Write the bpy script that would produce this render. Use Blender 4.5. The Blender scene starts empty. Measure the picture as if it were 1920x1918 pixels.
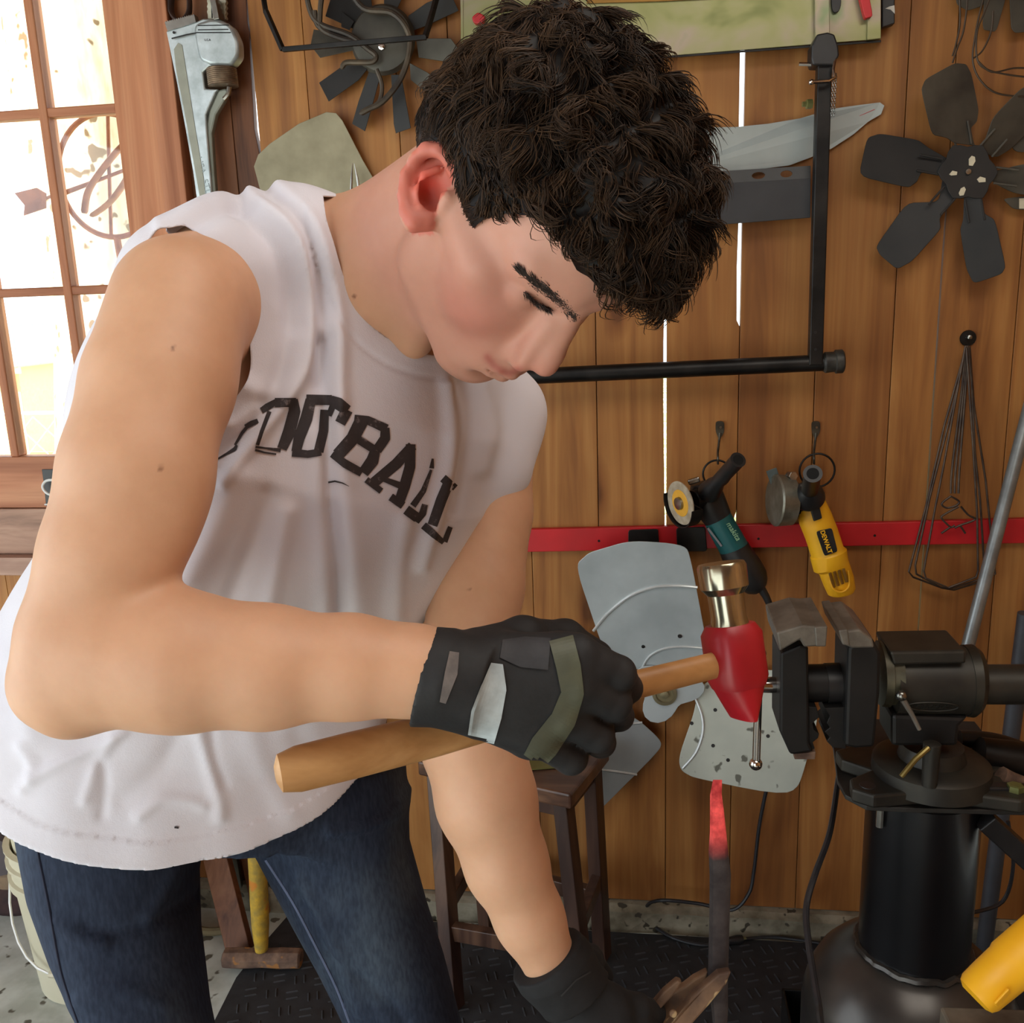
import bpy, math, random
import numpy as np
from mathutils import Vector, Matrix
from mathutils.bvhtree import BVHTree
random.seed(7); RNG = np.random.default_rng(7)
SC = bpy.context.scene
COL = SC.collection

# ------------------------------------------------------------------ camera
FPX = 1750.0
yaw, pit, rol = map(math.radians, (8.0, 12.9, 2.06))
CF = np.array([-math.sin(yaw)*math.cos(pit), math.cos(yaw)*math.cos(pit), -math.sin(pit)])
_r0 = np.cross(CF, [0, 0, 1]); _r0 /= np.linalg.norm(_r0); _u0 = np.cross(_r0, CF)
CR = math.cos(rol)*_r0 - math.sin(rol)*_u0
CU = math.sin(rol)*_r0 + math.cos(rol)*_u0
CC = np.array([0.0, -2.008, 1.5])
cam_d = bpy.data.cameras.new('camera'); cam = bpy.data.objects.new('camera', cam_d); COL.objects.link(cam)
cam_d.sensor_fit = 'HORIZONTAL'; cam_d.sensor_width = 36.0; cam_d.lens = 36.0*FPX/1920.0
cam_d.clip_start = 0.02; cam_d.clip_end = 200
CM = np.stack([CR, CU, -CF], axis=1)             # camera axes as columns
mw = Matrix.Identity(4)
for i in range(3):
    for j in range(3): mw[i][j] = CM[i][j]
    mw[i][3] = CC[i]
cam.matrix_world = mw
SC.camera = cam

# ------------------------------------------------------------------ light and exposure
SC.view_settings.view_transform = 'Standard'; SC.view_settings.look = 'None'
SC.view_settings.gamma = 1.0; SC.view_settings.use_curve_mapping = False
SC.view_settings.exposure = 0.20
world = bpy.data.worlds.new('sky'); SC.world = world; world.use_nodes = True
bg = world.node_tree.nodes['Background']
bg.inputs[0].default_value = (0.84, 0.93, 1.0, 1); bg.inputs[1].default_value = 2.9
sun_d = bpy.data.lights.new('sun', 'SUN'); sun = bpy.data.objects.new('sun', sun_d); COL.objects.link(sun)
sun_d.energy = 14.0; sun_d.angle = math.radians(1.0); sun_d.color = (1.0, 0.95, 0.86)
sun.rotation_euler = (math.radians(38), 0, math.radians(-35)); sun.location = (-4, -6, 9)
lamp_d = bpy.data.lights.new('overhead_fill_light', 'AREA'); lamp = bpy.data.objects.new('overhead_fill_light', lamp_d); COL.objects.link(lamp)  # added fill light overhead, out of view and without a fixture
lamp_d.shape = 'RECTANGLE'; lamp_d.size = 1.2; lamp_d.size_y = 0.9; lamp_d.energy = 14; lamp_d.color = (1.0, 0.95, 0.86)
lamp.location = (0.5, -1.6, 2.50); lamp.rotation_euler = (0, 0, 0)

# ------------------------------------------------------------------ geometry from pixels
def ray(x, y): return CF + CR*((x-960)/FPX) + CU*((959-y)/FPX)
def w(x, y, Y=0.0):                               # point of pixel (x, y) on the vertical plane Y
    d = ray(x, y); return CC + d*((Y-CC[1])/d[1])
def fl(x, y, z=0.0):
    d = ray(x, y); return CC + d*((z-CC[2])/d[2])
def dp(x, y, d): return CC + ray(x, y)*d          # point at depth d
def onplane(x, y, p0, n):
    d = ray(x, y); n = np.asarray(n, float); return CC + d*(np.dot(np.asarray(p0)-CC, n)/np.dot(d, n))
def q(x, y, d): return np.array([(x-960)/FPX*d, (959-y)/FPX*d, -d])   # camera frame
def c2w(P): return CC + np.asarray(P) @ CM.T
def pix(P):                                       # world -> pixel, depth
    v = (np.asarray(P)-CC) @ CM; z = -v[..., 2]
    return 960+FPX*v[..., 0]/z, 959-FPX*v[..., 1]/z, z
def nrm(v): v = np.asarray(v, float); return v/(np.linalg.norm(v)+1e-12)

# ------------------------------------------------------------------ objects
WL = {}
def tag(o, label=None, cat=None, group=None, kind=None):
    if label: o['label'] = label
    if cat: o['category'] = cat
    if group: o['group'] = group
    if kind: o['kind'] = kind
    return o
def thing(name, label, cat, loc, group=None):
    o = bpy.data.objects.new(name, None); COL.objects.link(o); o.empty_display_size = .05
    o.location = loc; WL[o.name] = np.array(loc, float)
    return tag(o, label, cat, group)
def link(name, me, mat, parent=None, smooth=False, bevel=0, solid=0, sub=0, sharp=35):
    if parent is not None:
        L = WL[parent.name]; n = len(me.vertices)
        co = np.empty(n*3, np.float32); me.vertices.foreach_get('co', co)
        co = (co.reshape(-1, 3)-L).astype(np.float32); me.vertices.foreach_set('co', co.ravel())
    o = bpy.data.objects.new(name, me); COL.objects.link(o)
    if parent is not None:
        o.parent = parent; WL[o.name] = WL[parent.name]
    else: WL[o.name] = np.zeros(3)
    if mat is not None: me.materials.append(mat)
    if smooth:
        me.polygons.foreach_set('use_smooth', [True]*len(me.polygons))
    if smooth and sharp and smooth != 'all':
        try: me.set_sharp_from_angle(angle=math.radians(sharp))
        except Exception: pass
    if solid:
        m = o.modifiers.new('thick', 'SOLIDIFY'); m.thickness = abs(solid); m.offset = -1 if solid > 0 else 1
    if bevel:
        m = o.modifiers.new('bevel', 'BEVEL'); m.width = bevel; m.segments = 2; m.limit_method = 'ANGLE'; m.angle_limit = math.radians(40)
        m.harden_normals = False
    if sub:
        m = o.modifiers.new('sub', 'SUBSURF'); m.levels = sub; m.render_levels = sub
    me.update()
    return o
def mesh_np(name, V, Fq):
    me = bpy.data.meshes.new(name)
    me.from_pydata([tuple(map(float, v)) for v in V], [], [tuple(map(int, f)) for f in Fq]) if len(V) < 3000 else fast_mesh(me, V, Fq)
    return me
def fast_mesh(me, V, Fq):
    V = np.asarray(V, np.float32); Fq = np.asarray(Fq, np.int32); k = Fq.shape[1]
    me.vertices.add(len(V)); me.vertices.foreach_set('co', V.ravel())
    me.loops.add(Fq.size); me.loops.foreach_set('vertex_index', Fq.ravel())
    me.polygons.add(len(Fq)); me.polygons.foreach_set('loop_start', np.arange(0, Fq.size, k, dtype=np.int32))
    me.polygons.foreach_set('loop_total', np.full(len(Fq), k, np.int32))
    me.update(calc_edges=True); me.validate()
def frame_of(d, hint=(0, 0, 1)):
    d = nrm(d); h = np.asarray(hint, float)
    if abs(np.dot(d, h)) > .95: h = np.array([1., 0, 0]) if abs(d[0]) < .9 else np.array([0, 1., 0])
    a = nrm(np.cross(h, d)); b = np.cross(d, a); return a, b
class MB:
    def __init__(s): s.v = []; s.f = []
    def add(s, V, Fs):
        n = len(s.v); s.v += [np.asarray(p, float) for p in V]; s.f += [tuple(i+n for i in f) for f in Fs]; return s
    def prism(s, P, vec):
        P = [np.asarray(p, float) for p in P]; n = len(P); vec = np.asarray(vec, float)
        return s.add(P+[p+vec for p in P], [tuple(range(n)), tuple(range(2*n-1, n-1, -1))]+[(i, i+n, (i+1) % n+n, (i+1) % n) for i in range(n)])
    def box(s, c, sz, rot=None):
        R = np.eye(3) if rot is None else np.asarray(rot)
        V = [np.asarray(c)+R@np.array([x*sz[0]/2, y*sz[1]/2, z*sz[2]/2]) for x in (-1, 1) for y in (-1, 1) for z in (-1, 1)]
        return s.add(V, [(0, 1, 3, 2), (4, 6, 7, 5), (0, 4, 5, 1), (2, 3, 7, 6), (0, 2, 6, 4), (1, 5, 7, 3)])
    def bar(s, p, q_, wd, ht, hint=(0, 0, 1)):
        p = np.asarray(p, float); q_ = np.asarray(q_, float); d = q_-p; a, b = frame_of(d, hint)
        return s.box((p+q_)/2, (wd, ht, np.linalg.norm(d)), np.stack([a, b, nrm(d)], 1))
    def tube(s, pts, r, n=10, caps=True, closed=False, flat=1.0, hint=(0, 0, 1)):
        P = [np.asarray(p, float) for p in pts]; m = len(P); rs = r if hasattr(r, '__len__') else [r]*m
        V = []; a = None
        for i in range(m):
            if closed: d = P[(i+1) % m]-P[i-1]
            else: d = P[min(i+1, m-1)]-P[max(i-1, 0)]
            d = nrm(d)
            if a is None: a, b = frame_of(d, hint)
            else:
                a = nrm(a-np.dot(a, d)*d); b = np.cross(d, a)
            for k in range(n):
                t = 2*math.pi*k/n; V.append(P[i]+rs[i]*(math.cos(t)*a+flat*math.sin(t)*b))
        Fs = []
        for i in range(m if closed else m-1):
            j = (i+1) % m
            for k in range(n):
                l = (k+1) % n; Fs.append((i*n+k, i*n+l, j*n+l, j*n+k))
        if caps and not closed: Fs += [tuple(range(n-1, -1, -1)), tuple((m-1)*n+k for k in range(n))]
        return s.add(V, Fs)
    def lathe(s, c, axis, prof, n=32, hint=(0, 0, 1), caps=True):    # prof: (distance along axis, radius)
        c = np.asarray(c, float); ax = nrm(axis)
        return s.tube2([(c+ax*t, r) for t, r in prof], ax, n, hint, caps)
    def tube2(s, cr, ax, n, hint, caps):
        a, b = frame_of(ax, hint); V = []; m = len(cr)
        for c, r in cr:
            for k in range(n):
                t = 2*math.pi*k/n; V.append(c+r*(math.cos(t)*a+math.sin(t)*b))
        Fs = [(i*n+k, i*n+(k+1) % n, (i+1)*n+(k+1) % n, (i+1)*n+k) for i in range(m-1) for k in range(n)]
        if caps: Fs += [tuple(range(n-1, -1, -1)), tuple((m-1)*n+k for k in range(n))]
        return s.add(V, Fs)
    def ball(s, c, r, n=12, sc=(1, 1, 1), rot=None):
        R = np.eye(3) if rot is None else np.asarray(rot); V = []; m = n//2+1
        for i in range(1, m):
            ph = math.pi*i/m
            for k in range(n):
                t = 2*math.pi*k/n
                V.append(np.asarray(c)+R@(r*np.array([sc[0]*math.sin(ph)*math.cos(t), sc[1]*math.sin(ph)*math.sin(t), sc[2]*math.cos(ph)])))
        Fs = [(i*n+k, (i+1)*n+k, (i+1)*n+(k+1) % n, i*n+(k+1) % n) for i in range(m-2) for k in range(n)]
        Fs += [tuple(range(n)), tuple((m-2)*n+k for k in range(n-1, -1, -1))]
        return s.add(V, Fs)
    def build(s, name, mat, parent=None, **kw):
        me = bpy.data.meshes.new(name); me.from_pydata([tuple(p) for p in s.v], [], s.f)
        import bmesh
        bm = bmesh.new(); bm.from_mesh(me); bmesh.ops.recalc_face_normals(bm, faces=bm.faces); bm.to_mesh(me); bm.free()
        return link(name, me, mat, parent, **kw)
def spline(pts, n=8, closed=False):
    P = [np.asarray(p, float) for p in pts]; m = len(P); out = []
    for i in range(m if closed else m-1):
        g = (lambda k: P[k % m]) if closed else (lambda k: P[min(max(k, 0), m-1)])
        a, b, c, d = g(i-1), g(i), g(i+1), g(i+2)
        for k in range(n):
            t = k/n; out.append(.5*((2*b)+(-a+c)*t+(2*a-5*b+4*c-d)*t*t+(-a+3*b-3*c+d)*t**3))
    if not closed: out.append(P[-1])
    return out

# ------------------------------------------------------------------ materials
def lin(c): return tuple(((v/255.0)/12.92 if v <= 10 else (((v/255.0)+.055)/1.055)**2.4) for v in c)
def newmat(name):
    m = bpy.data.materials.new(name); m.use_nodes = True; nt = m.node_tree; b = nt.nodes['Principled BSDF']
    return m, nt, b
def nn(nt, t, **kw):
    n = nt.nodes.new(t)
    for k, v in kw.items(): setattr(n, k, v)
    return n
def noise(nt, scale, stretch=(1, 1, 1), detail=4, rough=.55, coord='Object', rnd=False, dist=0):
    tc = nn(nt, 'ShaderNodeTexCoord'); mp = nn(nt, 'ShaderNodeMapping'); mp.inputs['Scale'].default_value = stretch
    nt.links.new(tc.outputs[coord], mp.inputs[0])
    if rnd:
        oi = nn(nt, 'ShaderNodeObjectInfo'); mu = nn(nt, 'ShaderNodeMath', operation='MULTIPLY'); mu.inputs[1].default_value = 37.0
        nt.links.new(oi.outputs['Random'], mu.inputs[0]); nt.links.new(mu.outputs[0], mp.inputs['Location'])
    nz = nn(nt, 'ShaderNodeTexNoise'); nz.inputs['Scale'].default_value = scale; nz.inputs['Detail'].default_value = detail
    nz.inputs['Roughness'].default_value = rough; nz.inputs['Distortion'].default_value = dist
    nt.links.new(mp.outputs[0], nz.inputs['Vector']); return nz
def ramp(nt, src, stops):
    r = nn(nt, 'ShaderNodeValToRGB'); e = r.color_ramp.elements
    while len(e) < len(stops): e.new(.5)
    for i, (p, c) in enumerate(stops): e[i].position = p; e[i].color = (*c, 1) if len(c) == 3 else c
    nt.links.new(src, r.inputs[0]); return r
def mix(nt, a, b, fac, mode='MIX'):
    m = nn(nt, 'ShaderNodeMix', data_type='RGBA', blend_type=mode)
    for sock, v in ((m.inputs[6], a), (m.inputs[7], b)):
        if isinstance(v, tuple): sock.default_value = (*v, 1) if len(v) == 3 else v
        else: nt.links.new(v, sock)
    if isinstance(fac, (int, float)): m.inputs[0].default_value = fac
    else: nt.links.new(fac, m.inputs[0])
    return m.outputs[2]
def bump(nt, b, src, strength=.2, dist=.002):
    u = nn(nt, 'ShaderNodeBump'); u.inputs['Strength'].default_value = strength; u.inputs['Distance'].default_value = dist
    nt.links.new(src, u.inputs['Height']); nt.links.new(u.outputs[0], b.inputs['Normal'])
def mat(name, rgb, rough=.5, metal=0, var=.15, scale=30, stretch=(1, 1, 1), rgb2=None, bmp=.0, spec=None, coat=0, spots=None, lo=.35, hi=.7, emit=0, sss=0):
    m, nt, b = newmat(name); c = lin(rgb)
    c2 = lin(rgb2) if rgb2 else tuple(v*(1-var) for v in c)
    nz = noise(nt, scale, stretch, rnd=False); r = ramp(nt, nz.outputs[0], [(lo, c2), (hi, c)]); out = r.outputs[0]
    if spots:
        col, sc, th = spots; n2 = noise(nt, sc, (1, 1, 1), 2, .4); r2 = ramp(nt, n2.outputs[0], [(th, (0, 0, 0)), (th+.04, (1, 1, 1))])
        out = mix(nt, out, lin(col), r2.outputs[0])
    nt.links.new(out, b.inputs['Base Color']); b.inputs['Roughness'].default_value = rough; b.inputs['Metallic'].default_value = metal
    if spec is not None: b.inputs['Specular IOR Level'].default_value = spec
    if coat: b.inputs['Coat Weight'].default_value = coat; b.inputs['Coat Roughness'].default_value = .12
    if bmp: bump(nt, b, nz.outputs[0], bmp, .003)
    if emit: nt.links.new(out, b.inputs['Emission Color']); b.inputs['Emission Strength'].default_value = emit
    if sss: b.inputs['Subsurface Weight'].default_value = sss; b.inputs['Subsurface Radius'].default_value = (1, .35, .2); b.inputs['Subsurface Scale'].default_value = .006
    return m
def woodmat(name, dark, mid, light, knots=True, axis='z', rough=.55, sc=1.0, stain=True):
    m, nt, b = newmat(name)
    st = {'z': (26*sc, 26*sc, .6*sc), 'x': (.9*sc, 22*sc, 22*sc), 'y': (22*sc, .9*sc, 22*sc)}[axis]
    st2 = tuple(v/3.2 if v > 5*sc else v*.9 for v in st)
    g = noise(nt, 2.4, st, 5, .6, rnd=True, dist=.3); g2 = noise(nt, 1.6, st2, 4, .6, rnd=True, dist=1.2)
    base = ramp(nt, g2.outputs[0], [(.33, lin(dark)), (.5, lin(mid)), (.68, lin(light))]).outputs[0]
    fine = ramp(nt, g.outputs[0], [(.3, (.80, .76, .72)), (.6, (1.04, 1.03, 1.02))]).outputs[0]
    c = mix(nt, base, fine, .7, 'MULTIPLY')
    oi = nn(nt, 'ShaderNodeObjectInfo'); rr = ramp(nt, oi.outputs['Random'], [(0, (.84, .8, .77)), (.5, (1, 1, 1)), (1, (1.1, 1.08, 1.0))])
    c = mix(nt, c, rr.outputs[0], 1.0, 'MULTIPLY')
    if stain:
        s = noise(nt, 1.7, (1.2, 1.2, .7), 3, .6, rnd=True, dist=.8); sr = ramp(nt, s.outputs[0], [(.33, (.62, .52, .46)), (.50, (1, 1, 1))])
        c = mix(nt, c, sr.outputs[0], .75, 'MULTIPLY')
    if knots:
        tc = nn(nt, 'ShaderNodeTexCoord'); mp = nn(nt, 'ShaderNodeMapping')
        mp.inputs['Scale'].default_value = {'z': (5.5, 5.5, 2.6), 'x': (2.6, 5.5, 5.5), 'y': (5.5, 2.6, 5.5)}[axis]
        oi2 = nn(nt, 'ShaderNodeObjectInfo'); mu = nn(nt, 'ShaderNodeMath', operation='MULTIPLY'); mu.inputs[1].default_value = 53.0
        nt.links.new(oi2.outputs['Random'], mu.inputs[0]); nt.links.new(mu.outputs[0], mp.inputs['Location']); nt.links.new(tc.outputs['Object'], mp.inputs[0])
        dn = noise(nt, 6, (1, 1, 1), 2, .5); va = nn(nt, 'ShaderNodeVectorMath', operation='MULTIPLY_ADD'); va.inputs[1].default_value = (.25, .25, .25)
        nt.links.new(dn.outputs['Color'], va.inputs[0]); nt.links.new(mp.outputs[0], va.inputs[2])
        vo = nn(nt, 'ShaderNodeTexVoronoi'); vo.inputs['Scale'].default_value = 1.0; nt.links.new(va.outputs[0], vo.inputs['Vector'])
        kr = ramp(nt, vo.outputs['Distance'], [(.06, (.3, .2, .14)), (.1, (.62, .5, .4)), (.2, (1, 1, 1))])
        c = mix(nt, c, kr.outputs[0], .85, 'MULTIPLY')
    nt.links.new(c, b.inputs['Base Color']); b.inputs['Roughness'].default_value = rough
    b.inputs['Specular IOR Level'].default_value = .35
    bump(nt, b, g.outputs[0], .18, .0015)
    return m
# ------------------------------------------------------------------ setting
M = {}
M['wall'] = woodmat('pine_boards', (132, 84, 42), (158, 106, 54), (176, 126, 70))
M['trimwood'] = woodmat('cedar_trim', (150, 92, 60), (176, 116, 82), (196, 140, 104), knots=False, stain=False)
M['sillwood'] = woodmat('weathered_sill', (120, 92, 80), (158, 124, 108), (182, 150, 132), knots=False, axis='x', stain=False, sc=1.2)
M['railwood'] = woodmat('cedar_rail', (150, 92, 60), (176, 116, 82), (196, 140, 104), knots=False, axis='x', stain=False)
M['darkwood'] = woodmat('dark_post', (70, 40, 24), (104, 64, 40), (128, 82, 52), knots=False, stain=False)
M['midpost'] = woodmat('brown_post', (104, 66, 42), (138, 90, 60), (160, 110, 76), knots=False, stain=False)
M['concrete'] = mat('concrete', (206, 212, 206), .85, rgb2=(162, 166, 156), scale=9, bmp=.35, spots=((90, 86, 74), 26, .64))
M['curb'] = mat('curb_concrete', (158, 150, 130), .9, rgb2=(96, 88, 70), scale=14, bmp=.8, spots=((60, 54, 42), 40, .62))
M['black'] = mat('black_paint', (34, 33, 34), .42, 0, rgb2=(20, 19, 20), scale=20)
M['blackmet'] = mat('black_steel', (46, 44, 42), .42, .6, rgb2=(22, 21, 21), scale=14, bmp=.1)
M['fanblack'] = mat('matte_black', (38, 35, 33), .6, .1, rgb2=(20, 19, 19), scale=9)
M['fangrey'] = mat('dusty_grey_metal', (84, 80, 70), .55, .3, rgb2=(52, 48, 42), scale=9)
M['rubber'] = mat('rubber', (46, 48, 52), .7, 0, rgb2=(34, 35, 38), scale=30)
M['steel'] = mat('steel', (170, 170, 165), .25, .95, rgb2=(120, 118, 112), scale=24)
M['chrome'] = mat('chrome', (215, 210, 205), .12, 1, var=.1, scale=10)
M['red'] = mat('red_paint', (196, 26, 34), .45, 0, rgb2=(160, 16, 24), scale=5)
X = lambda px, py, Y=0.0: w(px, py, Y)[0]
Z = lambda px, py, Y=0.0: w(px, py, Y)[2]

# floor
fm = MB().box((-.4, -2.1, -.05), (6.4, 4.8, .1)); floor = fm.build('floor', M['concrete']); tag(floor, kind='structure')
gm = mat('lawn', (196, 190, 120), .9, rgb2=(120, 140, 70), scale=2.5, spots=((222, 214, 168), 5, .5))
gr = MB().box((-2, 9.9, -.35), (30, 19.2, .1)).build('ground', gm); tag(gr, kind='structure')
gf = MB().box((-2, -10.9, -.08), (30, 12.6, .1)).build('driveway', M['concrete']); tag(gf, kind='structure')
ceil = MB().box((-.4, -2.1, 2.63), (6.4, 4.8, .06)).build('ceiling', M['darkwood']); tag(ceil, kind='structure')

# back wall of single vertical planks
ztop = 2.6; zb = .068
xo = X(300, 200)                                    # opening edge at the window stile
wall = bpy.data.objects.new('wall_back', None); COL.objects.link(wall); WL[wall.name] = np.zeros(3); tag(wall, kind='structure')
seams_r = [X(480, 200), X(602, 500), X(751, 280), X(868, 700), X(993, 900), X(1121, 900), X(1249, 900), X(1382, 900), X(1521, 900), X(1660, 900), X(1741, 900), X(1880, 900)]
s = seams_r[-1]
while s < 1.45: s += .152; seams_r.append(s)
zf = lambda px, py: Z(px, py)
gaps = {0: [(zf(480, 290), .002), (zf(480, 240), .0085), (zf(480, 150), .005), (zf(480, 100), .003), (zf(480, 60), .0), (zf(470, 40), .0025), (zf(470, 10), .0015), (zf(470, -20), 0)],
        6: [(zf(1249, 1300), 0), (zf(1249, 1262), .0012), (zf(1249, 1230), 0), (zf(1249, 1010), 0), (zf(1249, 990), .002), (zf(1249, 760), .0052), (zf(1249, 640), .0052), (zf(1249, 560), .003), (zf(1249, 500), 0)],
        7: [(zf(1380, 1170), 0), (zf(1380, 1120), .0024), (zf(1380, 1060), .002), (zf(1380, 1030), 0), (zf(1380, 985), 0), (zf(1380, 972), .004), (zf(1380, 960), 0), (zf(1385, 612), 0), (zf(1385, 600), .006), (zf(1388, 500), .0075), (zf(1390, 420), .006), (zf(1392, 240), .0085), (zf(1396, 90), .009), (zf(1396, -20), .004)],
        10: [(zf(1700, 1190), .0012), (zf(1741, 900), .0014), (zf(1760, 600), .0014), (zf(1770, 430), .001), (zf(1772, 380), 0)]}
def gapat(i, z):
    if i not in gaps: return 0
    g = sorted(gaps[i]); return float(np.interp(z, [a for a, _ in g], [b for _, b in g], left=0, right=0))
def plank(x0, x1, z0, z1, gi=None, y0=0.0, th=.02, parent=wall, m=None, name='plank'):
    b = MB(); zs = sorted(set([z0, z1]+([min(max(a, z0), z1) for a, _ in gaps[gi]] if gi in gaps else [])))
    jig = RNG.uniform(0, .0018)
    L = [(x0+.0007, z) for z in zs]; Rr = [(x1-.0007-gapat(gi, z), z) for z in reversed(zs)]
    P = [np.array([x, y0+jig, z]) for x, z in L+Rr]
    b.prism(P, (0, th, 0)); return b.build(name, m or M['wall'], parent, bevel=.0012)
xj = X(345, 200)
plank(xj-.01, X(432, 200), zb, ztop, None, m=M['midpost'])
edges = [X(432, 200)]+seams_r
for i in range(len(edges)-1):
    gi = i if i in (0,) else i
    plank(edges[i], edges[i+1], zb, ztop, i if i in gaps else None, m=M['darkwood'] if i == 0 else None)
# planks under the window
xs = xj-.01; zsill = Z(40, 1068)
seam_u = [X(35, 1150), X(57, 1150)]
xx = xs
while xx > -2.9: plank(xx-.145, xx, zb, zsill); xx -= .145
# planks left of the window, above and beside (out of frame)
for k in range(4): plank(-2.9+k*.15, -2.9+(k+1)*.15, zsill, ztop)
# battens outside behind closed seams
def batten(x, z0, z1, m=M['darkwood']):
    MB().box((x, .029, (z0+z1)/2), (.03, .016, z1-z0)).build('batten', m, wall)
for i, e in enumerate([X(432, 200)]+seams_r[:-1]):
    gi = i-1
    if gi in gaps:
        g = sorted(gaps[gi]); zz = [a for a, b in g if b > 0]
        ks = sorted(g); spans = []; lo_z = zb
        for (za, ga), (zc_, gc) in zip(ks[:-1], ks[1:]):
            if ga > 0 or gc > 0:
                if za > lo_z+.01: spans.append((lo_z, za))
                lo_z = max(lo_z, zc_)
        if ztop > lo_z+.01: spans.append((lo_z, ztop))
        for sa, sb_ in spans: batten(e, max(sa, zb), min(sb_, ztop))
    else: batten(e, zb, ztop)
xx = xs
while xx > -2.9: batten(xx, zb, zsill); xx -= .145
# curb under the wall
cp = []; n = 60
for i in range(n+1):
    x = -2.9+4.4*i/n; cp.append(x)
V = []; 
for i, x in enumerate(cp):
    a, c = RNG.uniform(-.003, .003), RNG.uniform(-.004, .004)
    V += [np.array([x, -.028+a, 0]), np.array([x, -.03+c, zb-.012+a]), np.array([x, -.012+c, zb-.003]), np.array([x, .03, zb-.002]), np.array([x, .06, 0])]
cb = MB(); cb.add(V, [(i*5+k, (i+1)*5+k, (i+1)*5+(k+1) % 5, i*5+(k+1) % 5) for i in range(n) for k in range(5)])
cb.build('trim_1', M['curb']); tag(bpy.data.objects['trim_1'], kind='structure')
MB().box((.55, -4.3, 1.3), (2.1, .03, 2.6)).build('front_light_block', M['wall']); tag(bpy.data.objects['front_light_block'], kind='structure')  # unseen panel added behind the camera so daylight comes mainly from the left
wr = bpy.data.objects.new('wall_right', None); COL.objects.link(wr); WL[wr.name] = np.zeros(3); tag(wr, kind='structure')
for k in range(28): MB().box((1.5, -.08-.15*k, 1.33), (.02, .1485, 2.52)).build('plank', M['wall'], wr)
xl = -2.92
MB().box((xl, -.35, 1.33), (.03, .7, 2.53)).build('wall_left', M['wall']); tag(bpy.data.objects['wall_left'], kind='structure')

# window
win = bpy.data.objects.new('window_1', None); COL.objects.link(win); WL[win.name] = np.zeros(3); tag(win, kind='structure')
wx1 = X(220, 200); wst = X(300, 200); wzb = Z(60, 855); wzs = Z(60, 950); wzl = Z(40, 1035)
def wb(name, x0, x1, z0, z1, y0, y1, m, bev=.002, par=win):
    return MB().box(((x0+x1)/2, (y0+y1)/2, (z0+z1)/2), (x1-x0, y1-y0, z1-z0)).build(name, m, par, bevel=bev)
wleft = wx1-4*.175-.02
wb('stile', wx1, wst, wzs, 2.42, -.012, .03, M['trimwood']); wb('stile', wleft-.08, wleft, wzs, 2.42, -.012, .03, M['trimwood'])
wb('bottom_rail', wleft, wx1, wzs, wzb, -.012, .03, M['railwood']); wb('top_rail', wleft, wx1, 2.32, 2.42, -.012, .03, M['railwood'])
wb('jamb', wst+.002, xj, zsill, ztop, -.034, .03, M['trimwood']); wb('jamb', wleft-.16, wleft-.082, zsill, ztop, -.034, .03, M['trimwood'])
wb('sill_beam', wleft-.16, wst, wzl+.001, wzs-.001, -.02, .03, M['sillwood']); 
wb('sill_ledge', wleft-.16, wst, zsill, wzl, -.05, .03, M['sillwood'])
xa = X(105, 500, -.005)
mx = [X(28, 850, -.005)]; sp = None
xa2 = X(121, 500, -.005); pitch_x = xa2-mx[0] if xa2-mx[0] > .1 else .16
mxs = [xa2-k*pitch_x for k in range(0, 5)]
mzs = [Z(100, 210, -.01), Z(60, 548, -.01)]
for x in mxs:
    if x > wleft+.03: wb('muntin', x-.009, x+.011, wzb, 2.32, -.010, .026, M['trimwood'], .003)
for z in mzs+[mzs[0]+(mzs[0]-mzs[1])]:
    if z < 2.3: wb('muntin', wleft, wx1, z-.009, z+.010, -.007, .024, M['railwood'], .003)
gl, nt, b = newmat('window_glass'); nt.nodes.remove(b)
tr = nn(nt, 'ShaderNodeBsdfTransparent'); gs = nn(nt, 'ShaderNodeBsdfGlossy'); gs.inputs['Roughness'].default_value = .03
fr = nn(nt, 'ShaderNodeFresnel'); fr.inputs[0].default_value = 1.45; ms = nn(nt, 'ShaderNodeMixShader')
nt.links.new(fr.outputs[0], ms.inputs[0]); nt.links.new(tr.outputs[0], ms.inputs[1]); nt.links.new(gs.outputs[0], ms.inputs[2])
nt.links.new(ms.outputs[0], nt.nodes['Material Output'].inputs[0])
vx = sorted([wleft]+[x for x in mxs if x > wleft+.03]+[wx1]); vz = [wzb]+sorted(mzs)+[2.32]
for i in range(len(vx)-1):
    for j in range(len(vz)-1):
        wb('pane', vx[i]+.008, vx[i+1]-.006, vz[j]+.008, vz[j+1]-.006, .010, .014, gl, 0)
# latch: part of the window (black strike plate with a white hook) 
lt = MB(); P = lambda x, y, o=-.014: w(x, y, o)
lt.prism([P(78, 880), P(114, 880), P(109, 905), P(100, 948), P(86, 950), P(83, 915)], (0, .006, 0))
lo = lt.build('latch', M['black'], win, bevel=.001)
hk = MB(); hk.tube(spline([w(115, 906, -.03), w(100, 900, -.03), w(86, 902, -.03), w(80, 912, -.03), w(86, 923, -.03), w(100, 930, -.03), w(112, 936, -.03)], 5), .0032, 8)
hk.tube([w(84, 946, -.02), w(106, 945, -.02)], .002, 6)
hw = hk.build('hook', mat('white_wire', (225, 228, 225), .4), lo, smooth=True)

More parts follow.
